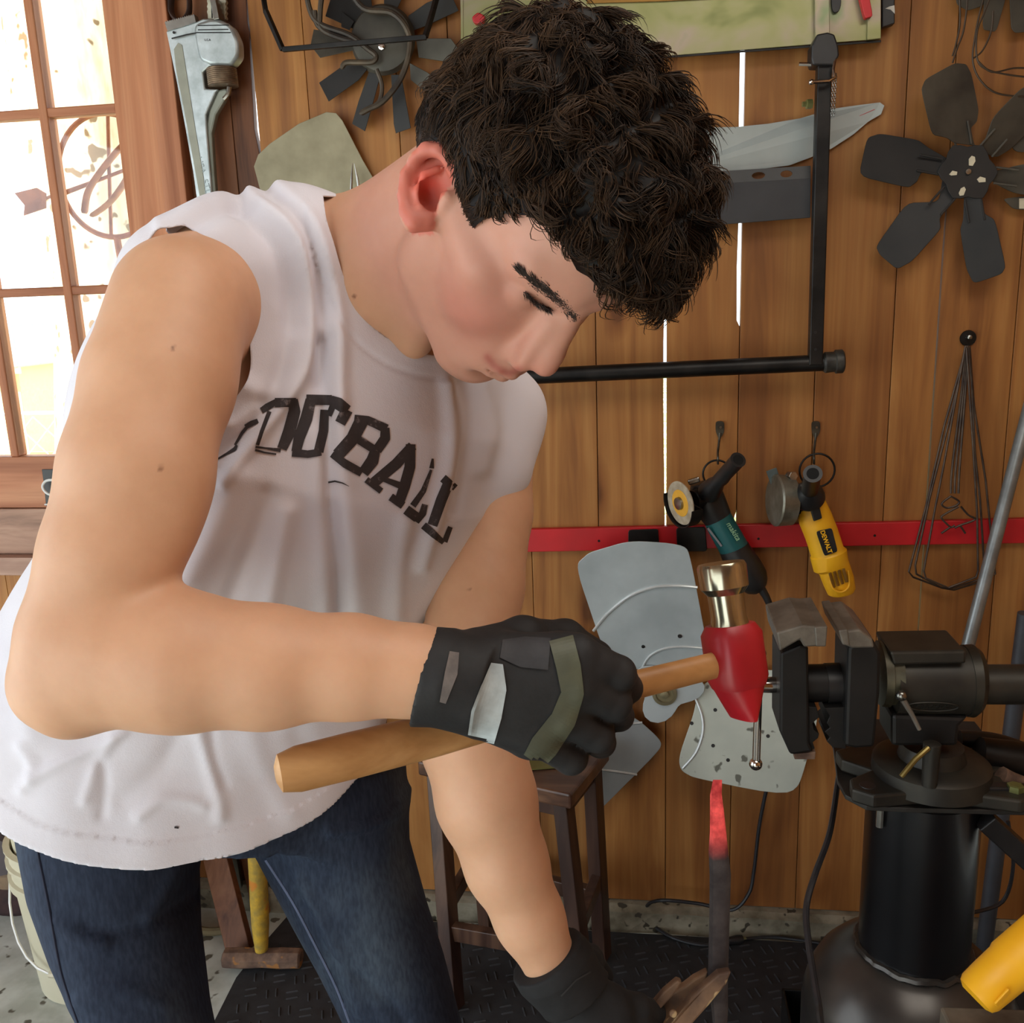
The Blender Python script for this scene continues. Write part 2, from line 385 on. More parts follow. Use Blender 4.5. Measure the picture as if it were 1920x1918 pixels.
# ------------------------------------------------------------------ outdoors, seen through the window
bark = mat('bark', (226, 214, 190), .95, rgb2=(190, 172, 140), scale=6, stretch=(3, 3, .8), bmp=1.0, spots=((120, 96, 66), 14, .62))
tt = MB(); c0 = w(185, 700, 2.2); prof = [(z, .30-.02*z+.03*math.sin(z*3)+(.12*math.exp(-(z+.3)*2))) for z in np.linspace(-.35, 5, 24)]
tt.lathe((w(185, 400, 2.2)[0]-.02, 2.2, 0), (0, 0, 1), prof, 28)
tr0 = tt.build('tree_trunk', bark, smooth=True); tag(tr0, 'thick pale rough-barked tree trunk outside the window', 'tree')
rust = mat('rusty_iron', (190, 130, 96), .8, .2, rgb2=(140, 88, 60), scale=20)
wc = w(205, 330, .55); wht = thing('wheel_ornament', 'thin rust-coloured metal wheel with curved blades hung outside the window', 'ornament', wc)
rr_ = np.linalg.norm(w(110, 330, .55)-wc)
rim = MB(); rim.tube([wc+rr_*np.array([math.cos(t), 0, 1.08*math.sin(t)]) for t in np.linspace(0, 2*math.pi, 48, endpoint=False)], .0075, 8, closed=True)
rim.build('rim', rust, wht, smooth=True)
for a in (.25, 1.45, 3.4, 4.6): MB().tube([wc, wc+rr_*np.array([math.cos(a), 0, 1.08*math.sin(a)])], .005, 6).build('spoke', rust, wht)
for pts in ([(158, 400), (165, 360), (190, 320), (228, 275), (262, 250)], [(172, 405), (205, 380), (232, 345), (250, 310)]):
    b = MB(); b.tube(spline([w(x, y, .53) for x, y in pts], 6), [.012]+[.017]*(4*6-1)+[.012] if len(pts) == 5 else [.012]+[.017]*(3*6-1)+[.012], 8, flat=.3); b.build('blade', rust, wht, smooth=True)
MB().tube([wc+np.array([0, 0, -rr_*1.08]), np.array([wc[0]+.1, wc[1], -.3])], .01, 8).build('stake', rust, wht)
b = MB(); b.prism([w(27, 362, .53), w(68, 352, .53), w(85, 362, .53), w(85, 390, .53), w(44, 404, .53), w(46, 385, .53)], (0, .006, 0)); b.build('arrow_tail', rust, wht)
MB().tube([w(80, 374, .54), wc], .0045, 6).build('arrow_shaft', rust, wht)
fcw = mat('galvanised_wire', (230, 230, 225), .5, .3)
fb = MB(); fy = 5.0
for k in range(60):
    x = -6+.11*k
    for zz in range(9):
        z = -.3+.11*zz; s_ = 1 if (k+zz) % 2 else -1
        fb.bar((x, fy, z if s_ > 0 else z+.11), (x+.11, fy, z+.11 if s_ > 0 else z), .006, .006)
fo = thing('chain_link_fence', 'low pale chain-link fence across the garden outside the window', 'fence', (-3, fy, -.3))
fbo = fb.build('mesh', fcw, fo); tag(fbo, kind='stuff')
for x in (-6, -4, -2, .4): MB().tube([(x, fy, -.3), (x, fy, .75)], .02, 8).build('post', fcw, fo)
MB().tube([(-6, fy, .72), (.6, fy, .72)], .014, 8).build('top_rail', fcw, fo)
sh = thing('garden_shed', 'grey and tan shed with white trim seen beyond the fence', 'shed', (w(20, 450, 9)[0]-.6, 9, -.3))
sx = w(20, 450, 9)[0]-.6
MB().box((sx, 9, .35), (1.7, 1.2, 1.3)).build('wall', mat('shed_tan', (210, 190, 140), .8), sh)
MB().box((sx, 8.95, 1.15), (2.0, 1.5, .5)).build('roof', mat('shed_roof', (150, 160, 165), .8), sh, bevel=.02)
MB().box((sx, 8.38, .86), (1.8, .04, .08)).build('trim', fcw, sh)
# ------------------------------------------------------------------ things on the wall
def wpts(L, off): return [w(x, y, -off) for x, y in L]
def wplate(L, off, th): return MB().prism(wpts(L, off), (0, th, 0))
def rounded(L, r=.25, n=4):                        # round polygon corners in pixel space
    out = []; m = len(L)
    for i in range(m):
        a, b_, c = (np.array(L[(i+k) % m], float) for k in (-1, 0, 1))
        rr = r if not hasattr(r, '__len__') else r[i]
        p0 = b_+(a-b_)*rr; p1 = b_+(c-b_)*rr
        for k in range(n+1):
            t = k/n; out.append(tuple((1-t)**2*p0+2*t*(1-t)*b_+t*t*p1))
    return out
def text_mesh(txt, size, origin, xdir, ydir, depth, name, m, parent, shear=0, font_off=0.0):
    cu = bpy.data.curves.new('t', 'FONT'); cu.body = txt; cu.size = size; cu.extrude = depth; cu.align_x = 'CENTER'; cu.align_y = 'CENTER'; cu.shear = shear
    cu.offset = font_off
    to = bpy.data.objects.new('t', cu); COL.objects.link(to)
    dg = bpy.context.evaluated_depsgraph_get(); me = bpy.data.meshes.new_from_object(to.evaluated_get(dg))
    bpy.data.objects.remove(to)
    xd = nrm(xdir); yd = nrm(np.asarray(ydir)-np.dot(ydir, xd)*xd); zd = np.cross(xd, yd)
    n = len(me.vertices); co = np.empty(n*3, np.float32); me.vertices.foreach_get('co', co); co = co.reshape(-1, 3)
    W = np.asarray(origin)+co[:, :1]*xd+co[:, 1:2]*yd+co[:, 2:3]*zd
    me.vertices.foreach_set('co', W.astype(np.float32).ravel()); me.materials.clear(); me.name = name
    return link(name, me, m, parent)

# red rail with black brackets
rl = thing('wall_rail', 'long flat red rail screwed across the plank wall', 'rail', w(1450, 1005, -.012))
wplate([(560, 1001), (940, 994), (1300, 986), (1700, 979), (1960, 972), (1960, 1018), (1700, 1022), (1300, 1029), (940, 1036), (560, 1043)], .016, .016).build('strip', M['red'], rl, bevel=.0015)
for x, y in ((1123, 1014), (1422, 1010), (1640, 1004), (1880, 998)):
    MB().lathe(w(x, y, -.0155), (0, -1, 0), [(0, .003), (.0012, .0028)], 10).build('screw', M['blackmet'], rl)
g_ = 'black steel hanger plates clipped on the red rail'
for L, lb in (([(1178, 994), (1234, 992), (1236, 1016), (1236, 1040), (1178, 1040)], 'small black steel hanger plate on red rail above the grey fan blade'),
              ([(1268, 990), (1322, 988), (1326, 1034), (1270, 1034)], 'black steel hanger plate on red rail just left of the teal grinder')):
    o = wplate(rounded(L, .1, 2), .021, .005).build('hanger_plate', M['blackmet'], None, bevel=.001); tag(o, lb, 'bracket', g_)

# aluminium pipe wrench
alu = mat('cast_aluminium', (196, 204, 206), .38, .55, rgb2=(160, 168, 168), scale=30, bmp=.1)
pw = thing('pipe_wrench', 'large pale aluminium pipe wrench hanging head up beside the window', 'wrench', w(390, 200, -.03))
off = .055
hd = MB(); hd.prism(wpts([(311, 58), (318, 92), (330, 150), (345, 230), (361, 320), (372, 400), (400, 400), (394, 320), (388, 250), (386, 215), (392, 200), (404, 172), (409, 167), (384, 166), (380, 135), (392, 124), (430, 116), (441, 95), (441, 68), (430, 45), (410, 36), (380, 35), (367, 41), (345, 48)], off), (0, .022, 0))
hd.build('handle', alu, pw, bevel=.004)
MB().prism(wpts(rounded([(360, 45), (400, 33), (432, 45), (446, 75), (447, 105), (432, 124), (395, 122), (372, 112)], .3, 4), off+.006), (0, .034, 0)).build('hook_jaw_housing', alu, pw, bevel=.006, smooth=True)
jw = [(309, 43)]
for k in range(14):
    x0 = 309+k*3.95; y0 = 43-k*1.02; jw += [(x0+.3, y0-1.5), (x0+2, y0-3.8), (x0+3.7, y0-1.2)]
jw += [(367, 41), (345, 49), (314, 58)]
wplate(jw, off+.002, .018).build('heel_jaw', M['steel'], pw)
wplate([(322, 73), (350, 66), (370, 62), (432, 62), (433, 60), (370, 60), (350, 63.5), (321, 71)], off+.0065, .002).build('jaw_groove', M['blackmet'], pw)
for y in (47, 55): wplate([(371, y), (428, y-1), (428, y+.8), (371, y+1.8)], off+.0068, .002).build('jaw_groove', M['blackmet'], pw)
MB().lathe(w(326, 61, -off-.003), (0, -1, 0), [(0, .0028), (.001, .0026)], 10).build('rivet', M['blackmet'], pw)
nutm = mat('wrench_nut', (150, 130, 108), .5, .6, rgb2=(110, 92, 76), scale=60)
nb = MB(); p0, p1 = w(415, 128, -off+.01), w(419, 163, -off+.01); n_ = 20; L_ = np.linalg.norm(p1-p0)
prof = [(0, .020)]+[(L_*(i+.5)/n_, .0295+.0012*(i % 2)) for i in range(n_)]+[(L_, .022)]
nb.lathe(p0, p1-p0, prof, 28); nb.build('adjusting_nut', nutm, pw, smooth=True, sharp=25)
MB().bar(w(404, 0, -off+.008), w(412, 40, -off+.008), .030, .012).build('hook_shank', M['steel'], pw, bevel=.001)
MB().tube(spline([w(430, 163, -off+.004), w(428, 176, -off+.004), w(420, 186, -off+.004)], 4), .005, 8).build('spring', M['steel'], pw, smooth=True)
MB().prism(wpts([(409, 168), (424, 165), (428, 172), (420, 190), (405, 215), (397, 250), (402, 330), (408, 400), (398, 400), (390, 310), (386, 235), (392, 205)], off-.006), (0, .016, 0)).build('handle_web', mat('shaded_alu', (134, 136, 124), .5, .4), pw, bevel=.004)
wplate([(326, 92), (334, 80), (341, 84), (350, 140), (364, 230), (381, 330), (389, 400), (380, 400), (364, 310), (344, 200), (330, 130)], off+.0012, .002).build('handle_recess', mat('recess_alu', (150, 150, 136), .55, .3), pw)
xd = nrm(w(394, 385, -off)-w(371, 300, -off)); 
text_mesh('USA  STD', .019, w(381.5, 331, -off-.0006), xd, np.cross([0, -1, 0], xd), .0005, 'raised_lettering', mat('letter_alu', (150, 160, 160), .4, .4), pw)
text_mesh('U.S.A', .006, w(389, 75, -off-.0065), w(400, 75, 0)-w(389, 75, 0), (0, 0, 1), .0002, 'stamp', M['blackmet'], pw)
# ribbed upright above the wrench, and leather strap
us = thing('serrated_bar', 'pale serrated steel bar standing upright above the pipe wrench jaw', 'tool', w(403, 5, -.03))
L = [(388, -40)]+[(388+.25*(k % 2)*6, -38+k*5) for k in range(14)]+[(390, 35), (423, 36)]+[(424-(k % 2)*2.2, 33-k*5) for k in range(14)]
wplate(L, .028, .01).build('bar', mat('pale_steel', (200, 196, 176), .5, .3, rgb2=(150, 146, 126), scale=40), us)
wplate([(394, -40), (396.5, -40), (399, 34), (396.5, 34)], .0285, .002).build('groove', M['blackmet'], us)
st = thing('wrench_strap', 'dark brown worn strap hanging at the very top beside the window', 'strap', w(335, 10, -.02))
MB().tube(spline([w(330, -50, -.02), w(322, -10, -.02), w(322, 25, -.022), w(340, 42, -.03), w(355, 20, -.02), w(352, -40, -.02)], 5), .011, 10, flat=.4).build('strap', mat('old_leather', (74, 52, 44), .7, rgb2=(40, 28, 26), scale=24), st, smooth=True)

# black many-bladed fan, top left
def fan_blade(pts_px, c_off, tilt_vec, th=.0018):
    P0 = w(pts_px[0][0], pts_px[0][1], -c_off); n = nrm(tilt_vec)
    P = [onplane(x, y, P0, n) for x, y in pts_px]
    return MB().prism(P, -n*th if n[1] < 0 else n*th)
f1 = thing('cooling_fan', 'black ten-bladed engine fan hanging at top left behind forged rods', 'fan', w(722, 75, -.03))
hc = w(718, 75, -.030)
MB().lathe(hc, (0, -1, 0), [(-.012, .062), (0, .066), (.010, .060), (.014, .045), (.015, .001)], 36).build('hub', M['fangrey'], f1, smooth=True)
B1 = [[(610, 30), (628, -30), (690, -50), (700, 30), (672, 58)], [(720, -40), (776, -50), (742, 22), (720, 24)], [(765, 30), (800, 5), (845, -12), (860, 20), (800, 48), (768, 60)],
      [(780, 72), (845, 72), (862, 95), (850, 118), (785, 108)], [(768, 118), (800, 135), (832, 158), (808, 180), (770, 150)], [(733, 140), (752, 140), (770, 240), (742, 250), (738, 232)],
      [(693, 130), (712, 145), (700, 190), (684, 246), (660, 232), (672, 190)], [(672, 112), (688, 130), (672, 150), (616, 190), (598, 155), (640, 125)], [(585, 70), (588, 55), (650, 62), (672, 70), (672, 92), (600, 108), (582, 85)],
      [(640, 20), (664, 40), (655, 56), (640, 50)]]
for i, L in enumerate(B1):
    c = np.array([718., 75.]); m_ = np.mean(L, 0)-c; tv = np.array([-.30*m_[1]/60, -1, -.22*m_[0]/60]) if i < 9 else np.array([0, -1, 0])
    tv = np.array([-.22*nrm(m_)[1], -1, -.22*nrm(m_)[0]])
    fan_blade(L, .030, tv).build('blade', M['fangrey'] if i in (3, 4, 8) else M['fanblack'], f1, bevel=.0006)
MB().lathe(w(716, 88, -.046), (0, -1, 0), [(0, .007), (.004, .0065), (.005, .003)], 8).build('bolt', M['chrome'], f1)
# forged square hook frame and curved rods
ff = thing('steel_hook_frame', 'black square-bar steel frame jutting over the top left fan', 'frame', w(640, 90, -.08))
b = MB(); fp = [w(488, -40, -.07), w(498, 20, -.09), w(530, 93, -.11), w(797, 70, -.11), w(812, 20, -.09), w(828, -40, -.07)]
for a, c in zip(fp[:-1], fp[1:]): b.bar(a, c+(c-a)*.01, .009, .009)
b.build('square_bar', M['blackmet'], ff, bevel=.001)
rodm = mat('forged_rod', (96, 84, 68), .55, .4, rgb2=(52, 46, 42), scale=18)
fr_ = thing('forged_rods', 'bundle of curved grey-brown forged rods in front of the top left fan', 'rods', w(680, 90, -.07))
for L, r in (([(572, -40), (580, 15), (600, 45), (655, 66), (690, 92), (705, 105), (698, 116), (672, 117), (648, 118), (640, 130)], .0055), ([(606, -30), (600, 28), (604, 55), (640, 72), (672, 78)], .0055),
             ([(645, -40), (680, 15), (735, 25), (765, 60), (767, 100), (750, 150), (718, 190), (690, 205), (674, 214)], .006), ([(706, 130), (716, 160), (712, 188), (700, 200)], .0045), ([(590, 20), (596, 48), (628, 68)], .005)):
    b = MB(); P = spline(wpts(L, .062), 6); b.tube(P, [r]*(len(P)-3)+[r*.9, r*.6, r*.25], 8); b.build('rod', rodm, fr_, smooth=True)

# beige blade and spike behind the shoulder
bb = thing('beige_fan_blade', 'broad beige sheet-metal fan blade on the wall behind the shoulder', 'fan blade', w(600, 330, -.02))
P0 = w(590, 320, -.03); n0 = nrm((.15, -1, -.1))
Lb = [(476, 312), (484, 290), (505, 270), (560, 232), (612, 210), (630, 212), (642, 226), (680, 300), (722, 372), (700, 440), (560, 430), (500, 400), (486, 350)]
MB().prism([onplane(x, y, P0, n0) for x, y in Lb], n0*-.002).build('blade', mat('beige_metal', (164, 156, 128), .5, .2, rgb2=(132, 124, 98), scale=12), bb, bevel=.0006)
sp_ = thing('marking_compass', 'two slim pointed steel legs standing in front of the beige blade', 'tool', w(664, 340, -.045))
for (x0, y0, x1, y1) in ((661, 306, 656, 392), (664, 306, 682, 392)):
    MB().tube([w(x0, y0, -.05), w(x0+(x1-x0)*.35, y0+(y1-y0)*.35, -.05), w(x1, y1+30, -.05)], [.0006, .0026, .0032], 8).build('leg', M['steel'], sp_, smooth=True)

# zinc channel bracket along the top
zinc, nt, b = newmat('yellow_zinc'); nz = noise(nt, 5, (1, 1, 1.4), 3, .5, dist=1.0)
r = ramp(nt, nz.outputs[0], [(.3, lin((98, 104, 56))), (.45, lin((134, 134, 86))), (.55, lin((144, 140, 102))), (.65, lin((154, 140, 122))), (.75, lin((116, 130, 94)))])
nt.links.new(r.outputs[0], b.inputs['Base Color']); b.inputs['Metallic'].default_value = .45; b.inputs['Roughness'].default_value = .34
zc = thing('zinc_channel', 'long yellow-green zinc-plated steel channel across the top of the wall', 'channel', w(1260, 40, -.03))
face = [(864, -30), (864, 120), (1262, 106), (1652, 76), (1652, -30)]
wplate([(862, -40), (866, 128), (1262, 104), (1628, 75), (1630, -60)], .045, .003).build('web', zinc, zc, bevel=.0008)
wplate([(1628, -60), (1652, -62), (1652, 72), (1626, 75)], .052, .01).build('end_flange', zinc, zc, bevel=.001)
MB().prism([w(864, 128, -.045), w(1262, 104, -.045), w(1652, 75, -.045), w(1652, 75, -.004), w(1262, 104, -.004), w(864, 128, -.004)], (0, 0, -.004)).build('lower_flange', M['blackmet'], zc, bevel=.0006)
MB().prism([w(864, -30, -.047), w(868, -30, -.047), w(868, 128, -.047), w(864, 128, -.047)], (0, .045, 0)).build('side_flange', zinc, zc)
wplate([(1100, 6), (1240, 2), (1530, -14), (1530, -22), (1100, -10)], .050, .006).build('slot_edge', mat('zinc_gold', (150, 110, 50), .4, .6), zc)
wplate([(1527, -40), (1555, -42), (1556, 78), (1529, 80)], .060, .012).build('cross_strap', zinc, zc, bevel=.001)
wplate(rounded([(1558, -20), (1578, -20), (1577, 20), (1560, 26)], .45), .053, .006).build('rubber_stop', M['black'], zc, bevel=.001)
wplate(rounded([(1606, -30), (1626, -30), (1637, 30), (1622, 35)], .15, 2), .066, .015).build('red_handle', M['red'], zc, bevel=.002)
wplate(rounded([(884, 32), (896, 22), (910, 30), (906, 44), (888, 44)], .3, 3), .062, .015).build('red_knob', M['red'], zc, bevel=.002)
bc = thing('black_clip', 'small black clip with torn white sticker right of the zinc channel', 'clip', w(1668, 20, -.02))
wplate([(1654, -30), (1678, -32), (1678, 44), (1654, 52)], .03, .02).build('body', M['black'], bc, bevel=.002)
wplate([(1660, 16), (1668, 12), (1677, 10), (1678, 26), (1670, 18)], .0306, .001).build('sticker', mat('white_sticker', (200, 196, 186), .6), bc)

# pale curved blade
pb = thing('pale_curved_blade', 'long pale grey curved blade template with a thin red line', 'blade', w(1480, 260, -.02))
up = [(1240, 243), (1320, 239), (1380, 238), (1440, 232), (1500, 222), (1560, 204), (1610, 197), (1650, 192), (1658, 198)]
lo_ = [(1652, 214), (1628, 228), (1600, 252), (1560, 278), (1515, 297), (1480, 310), (1400, 320), (1320, 327), (1240, 330)]
b = MB(); U = [w(x, y, -.012-.03*max(0, (1500-x)/260)) for x, y in up]; D_ = [w(x, y, -.012-.03*max(0, (1500-x)/260)) for x, y in lo_]
b.prism(U+D_, (0, .003, 0)); b.build('blade', mat('pale_grey', (176, 184, 182), .4, .15, rgb2=(154, 162, 160), scale=6), pb)
rlm = mat('red_line', (190, 90, 90), .6)
b = MB(); b.tube(spline([w(x, y, -.0135-.03*max(0, (1500-x)/260)) for x, y in [(1250, 294), (1320, 294), (1380, 291), (1440, 280), (1500, 268), (1560, 240), (1640, 205)]], 5), .0007, 5); b.build('red_line', rlm, pb)
# black slotted channel
bch = thing('slotted_black_channel', 'black steel channel with three slots below the pale curved blade', 'channel', w(1420, 370, -.03))
b = MB(); b.prism([w(1240, 350, -.055), w(1520, 334, -.055), w(1520, 408, -.055), w(1240, 430, -.055)], (0, .004, 0)); b.build('face', mat('charcoal_steel', (62, 62, 64), .5, .4, rgb2=(50, 50, 52), scale=8), bch, bevel=.0008)
z0 = w(1240, 352, -.055); z1 = w(1520, 336, -.055)
hole = lambda: None
# upper flange: leans back toward the wall, pierced by a slot and two round holes
fa, fbk = np.array(z0), np.array(z1); up_v = w(1380, 318, -.05)-w(1380, 343, -.055)
O, xd_, yd_ = fa, fbk-fa, up_v
def fp2(u, v, k=0.0): return O+xd_*u+yd_*v+np.array([0, k, 0])
segs = [(0, .33, None), (.33, .47, 'slot'), (.47, .61, None), (.61, .70, 'hole'), (.70, .80, None), (.80, .88, 'hole'), (.88, 1, None)]
b = MB()
for u0, u1, k in segs:
    if k is None: b.prism([fp2(u0, 0), fp2(u1, 0), fp2(u1, 1), fp2(u0, 1)], (0, .003, 0))
    else:
        cx_, hw_ = (u0+u1)/2, (u1-u0)/2; ell = [(cx_+hw_*.98*math.cos(t), .5+.26*math.sin(t)) for t in np.linspace(0, math.pi, 11)]
        b.prism([fp2(u1, .5)]+[fp2(u1, 1), fp2(u0, 1)]+[fp2(u0, .5)]+[fp2(*e) for e in ell[::-1][1:-1]], (0, .003, 0))
        ell2 = [(cx_+hw_*.98*math.cos(t), .5+.26*math.sin(t)) for t in np.linspace(math.pi, 2*math.pi, 11)]
        b.prism([fp2(u0, .5)]+[fp2(u0, 0), fp2(u1, 0)]+[fp2(u1, .5)]+[fp2(*e) for e in ell2[::-1][1:-1]], (0, .003, 0))
b.build('slotted_flange', M['black'], bch)

# black square tube with clamp head, and round pipe under it
tp = thing('roof_rack_frame', 'tall black square tube with clamp head welded to a long pipe', 'frame', w(1535, 380, -.07))
b = MB(); b.bar(w(1545, 110, -.075), w(1528, 684, -.075), .026, .026, (0, -1, 0)); b.build('square_tube', M['blackmet'], tp, bevel=.002)
b = MB(); b.prism(wpts([(1521, 110), (1522, 85), (1532, 64), (1552, 60), (1565, 64), (1572, 86), (1574, 104), (1562, 122), (1524, 122)], .098), (0, .045, 0)); b.build('clamp_head', M['black'], tp, bevel=.003)
b = MB(); b.tube([w(1498, 120, -.082), w(1530, 121, -.082)], .0033, 8); b.tube([w(1560, 121, -.08), w(1566, 112, -.095), w(1562, 130, -.1), w(1564, 146, -.104), w(1554, 152, -.108), w(1522, 154, -.108)], .0035, 8)
b.build('hitch_pin', M['chrome'], tp, smooth=True)
b = MB(); b.ball(w(1521, 154, -.108), .0055, 10); b.build('pin_end', M['chrome'], tp, smooth=True)
chn = MB(); cpts = [w(1563, 140, -.1)+(w(1559, 216, -.09)-w(1563, 140, -.1))*(k/16) for k in range(17)]
for k, p in enumerate(cpts):
    for sx_ in (0, .0045):
        chn.tube([p+np.array([sx_+.0016*math.cos(t)*(k % 2), .0016*math.cos(t)*((k+1) % 2), .0026*math.sin(t)]) for t in np.linspace(0, 2*math.pi, 8, endpoint=False)], .0006, 4, closed=True)
ch_o = chn.build('chain', M['steel'], tp); tag(ch_o, kind='stuff')
MB().lathe(w(1522, 195, -.06), (-1, -.2, 0), [(0, .009), (.01, .009), (.011, .005), (.018, .005)], 6).build('wing_bolt', zinc, tp)
for y in (623, 655): MB().lathe(w(1529, y, -.0895), (0, -1, 0), [(0, .0028), (.0008, .0026)], 10).build('hole_plug', M['black'], tp)
MB().tube([w(960, 707, -.07), w(1545, 680, -.07)], .0165, 20).build('round_pipe', M['blackmet'], tp, smooth=True)
b = MB(); c0_, c1_ = w(1543, 680, -.07), w(1582, 677, -.07); Lc = np.linalg.norm(c1_-c0_); b.lathe(c0_, c1_-c0_, [(0, .017), (.004, .021), (Lc*.55, .020), (Lc*.6, .0235), (Lc-.003, .0235), (Lc, .02)], 24); b.build('end_knob', mat('worn_cap', (70, 68, 62), .5, .3, rgb2=(40, 38, 36), scale=60), tp, smooth=True)

# six-bladed black fan, and paler fans behind it
f2 = thing('radiator_fan', 'matte black six-bladed radiator fan on the right of the wall', 'fan', w(1815, 322, -.04))
B2 = [([(1838, 274), (1790, 268), (1776, 258), (1748, 252), (1728, 168), (1736, 148), (1790, 118), (1812, 120), (1822, 140), (1835, 205), (1832, 228), (1820, 240), (1827, 272)], 'g'),
      ([(1782, 300), (1740, 276), (1722, 262), (1650, 250), (1626, 258), (1610, 330), (1704, 352), (1720, 340), (1728, 322), (1772, 330)], 'k'),
      ([(1800, 346), (1768, 330), (1760, 378), (1700, 380), (1642, 462), (1650, 478), (1682, 505), (1710, 490), (1764, 430), (1762, 410), (1770, 398), (1796, 370)], 'k'),
      ([(1808, 352), (1836, 346), (1845, 400), (1866, 412), (1886, 500), (1878, 514), (1826, 532), (1812, 505), (1800, 430), (1806, 412)], 'k'),
      ([(1842, 322), (1866, 345), (1900, 362), (1960, 372), (1960, 300), (1900, 312), (1880, 318)], 'g'),
      ([(1832, 280), (1846, 266), (1862, 220), (1915, 165), (1960, 150), (1960, 215), (1895, 280), (1868, 296)], 'g')]
for i, (L, k) in enumerate(B2):
    m_ = nrm(np.mean(L, 0)-np.array([1815., 322.])); tv = (-.28*m_[1], -1, -.28*m_[0])
    fan_blade(rounded(L, .22, 3), .046, tv, .002).build('blade', M['fangrey'] if k == 'g' else M['fanblack'], f2, bevel=.0008)
    e = np.array([1815., 322.])+m_*np.array([95, 95]); s_ = np.array([1815., 322.])+m_*50
    b = MB(); pp = np.array([-m_[1], m_[0]])
    for sg in (-1, 1):
        b.bar(w(*(s_+pp*sg*15), -.052), w(*(e+pp*sg*15), -.054), .003, .004)
    b.build('rib', M['fangrey'] if k == 'g' else M['fanblack'], f2, bevel=.001)
hb = []
for k in range(24):
    t = 2*math.pi*k/24; rr = 52+5*math.cos(6*t); hb.append((1815+rr*math.cos(t), 322+rr*math.sin(t)))
wplate(hb, .056, .004).build('spider', M['fanblack'], f2, bevel=.001)
cream = mat('cream_wall_showing', (206, 196, 170), .7)
for L in ([(1817, 298), (1822, 292), (1828, 294), (1829, 302), (1824, 311), (1817, 310)], [(1780, 327), (1786, 320), (1795, 322), (1794, 328), (1784, 329)], [(1832, 336), (1838, 331), (1848, 334), (1848, 341), (1836, 342)], [(1798, 362), (1802, 353), (1808, 350), (1811, 355), (1807, 366), (1800, 367)]):
    wplate(L, .0575, .0015).build('slot', cream, f2)
MB().lathe(w(1815, 322, -.058), (0, -1, 0), [(0, .0055), (.003, .005), (.0032, .002)], 10).build('bolt', M['steel'], f2)
f3 = thing('grey_fan', 'grey fan peeking out behind the black radiator fan at right edge', 'fan', w(1905, 330, -.018))
for L in ([(1888, 262), (1960, 200), (1960, 285), (1905, 285)], [(1880, 372), (1960, 365), (1960, 395), (1900, 392)]):
    wplate(rounded(L, .2, 3), .022, .002).build('blade', M['fangrey'], f3)
wplate([(1911, 372), (1960, 370), (1960, 392), (1911, 391)], .0225, .001).build('sticker', cream, f3)
f4 = thing('small_black_fan', 'dark fan with only its lower blades showing at the top right corner', 'fan', w(1865, -10, -.03))
for L in ([(1790, -30), (1794, 8), (1815, 20), (1845, 10), (1860, -30)], [(1848, -30), (1842, 55), (1868, 60), (1885, 0), (1890, -30)], [(1892, -30), (1896, 52), (1904, 62), (1960, 55), (1960, -30)]):
    fan_blade(rounded(L, .2, 3), .02, (.1, -1, .1)).build('blade', M['fangrey'], f4, bevel=.0006)
wl = thing('wire_loops', 'tangle of thin dark wire loops hanging over the top right fan', 'wire', w(1850, 80, -.05))
for L in ([(1815, -30), (1812, 20), (1806, 60), (1795, 90), (1786, 118)], [(1852, -30), (1838, 20), (1828, 70), (1824, 115), (1838, 150), (1870, 175), (1930, 182)], [(1866, -30), (1845, 25), (1832, 60), (1832, 110), (1850, 130), (1890, 140), (1930, 145)],
          [(1862, 20), (1858, 60), (1842, 95), (1824, 110)], [(1834, 115), (1860, 135), (1900, 128), (1930, 128)], [(1798, -30), (1800, 40), (1793, 80), (1786, 105)]):
    MB().tube(spline(wpts(L, .05), 6), .0017, 6).build('wire', mat('dark_wire', (70, 56, 42), .5, .4), wl, smooth=True)

# bundle of long wire forks on a screw
wf = thing('wire_forks', 'bundle of long rusty wire hangers on a screw at the right', 'hangers', w(1815, 640, -.02))
wm = mat('hanger_wire', (92, 76, 62), .5, .5, rgb2=(58, 46, 40), scale=30)
MB().lathe(w(1815, 634, -.004), (0, -1, 0), [(0, .016), (.003, .015), (.0035, .006)], 20).build('washer', M['blackmet'], wf)
MB().lathe(w(1815, 632, -.008), (0, -1, 0), [(0, .005), (.012, .0045), (.013, .002)], 10).build('screw', M['steel'], wf)
for k, L in enumerate(([(1812, 650), (1770, 800), (1736, 950), (1704, 1072), (1712, 1082), (1766, 1102), (1788, 1106), (1835, 1092), (1866, 1076), (1860, 1020), (1848, 900), (1826, 760), (1818, 650)],
                       [(1814, 650), (1772, 820), (1744, 930), (1716, 1060), (1718, 1076), (1762, 1100), (1780, 1104), (1842, 1085), (1846, 1072), (1838, 940), (1828, 850), (1822, 720), (1816, 652)],
                       [(1810, 650), (1768, 880), (1752, 960), (1732, 1070), (1736, 1084), (1778, 1102), (1830, 1082), (1834, 1070), (1832, 960), (1824, 830), (1812, 652)])):
    MB().tube(wpts(L, .022+.008*k), .0022, 6).build('wire', wm, wf)
b = MB()
for (x0, x1) in ((1811, 1785), (1813, 1792), (1815, 1799)):
    b.tube(spline(wpts([(x0, 648), ((x0*2+x1)/3, 740), (x1, 880), (x1-2, 925)], .03), 5), .0024, 6)
b.build('twisted_shaft', wm, wf, smooth=True)
b = MB()
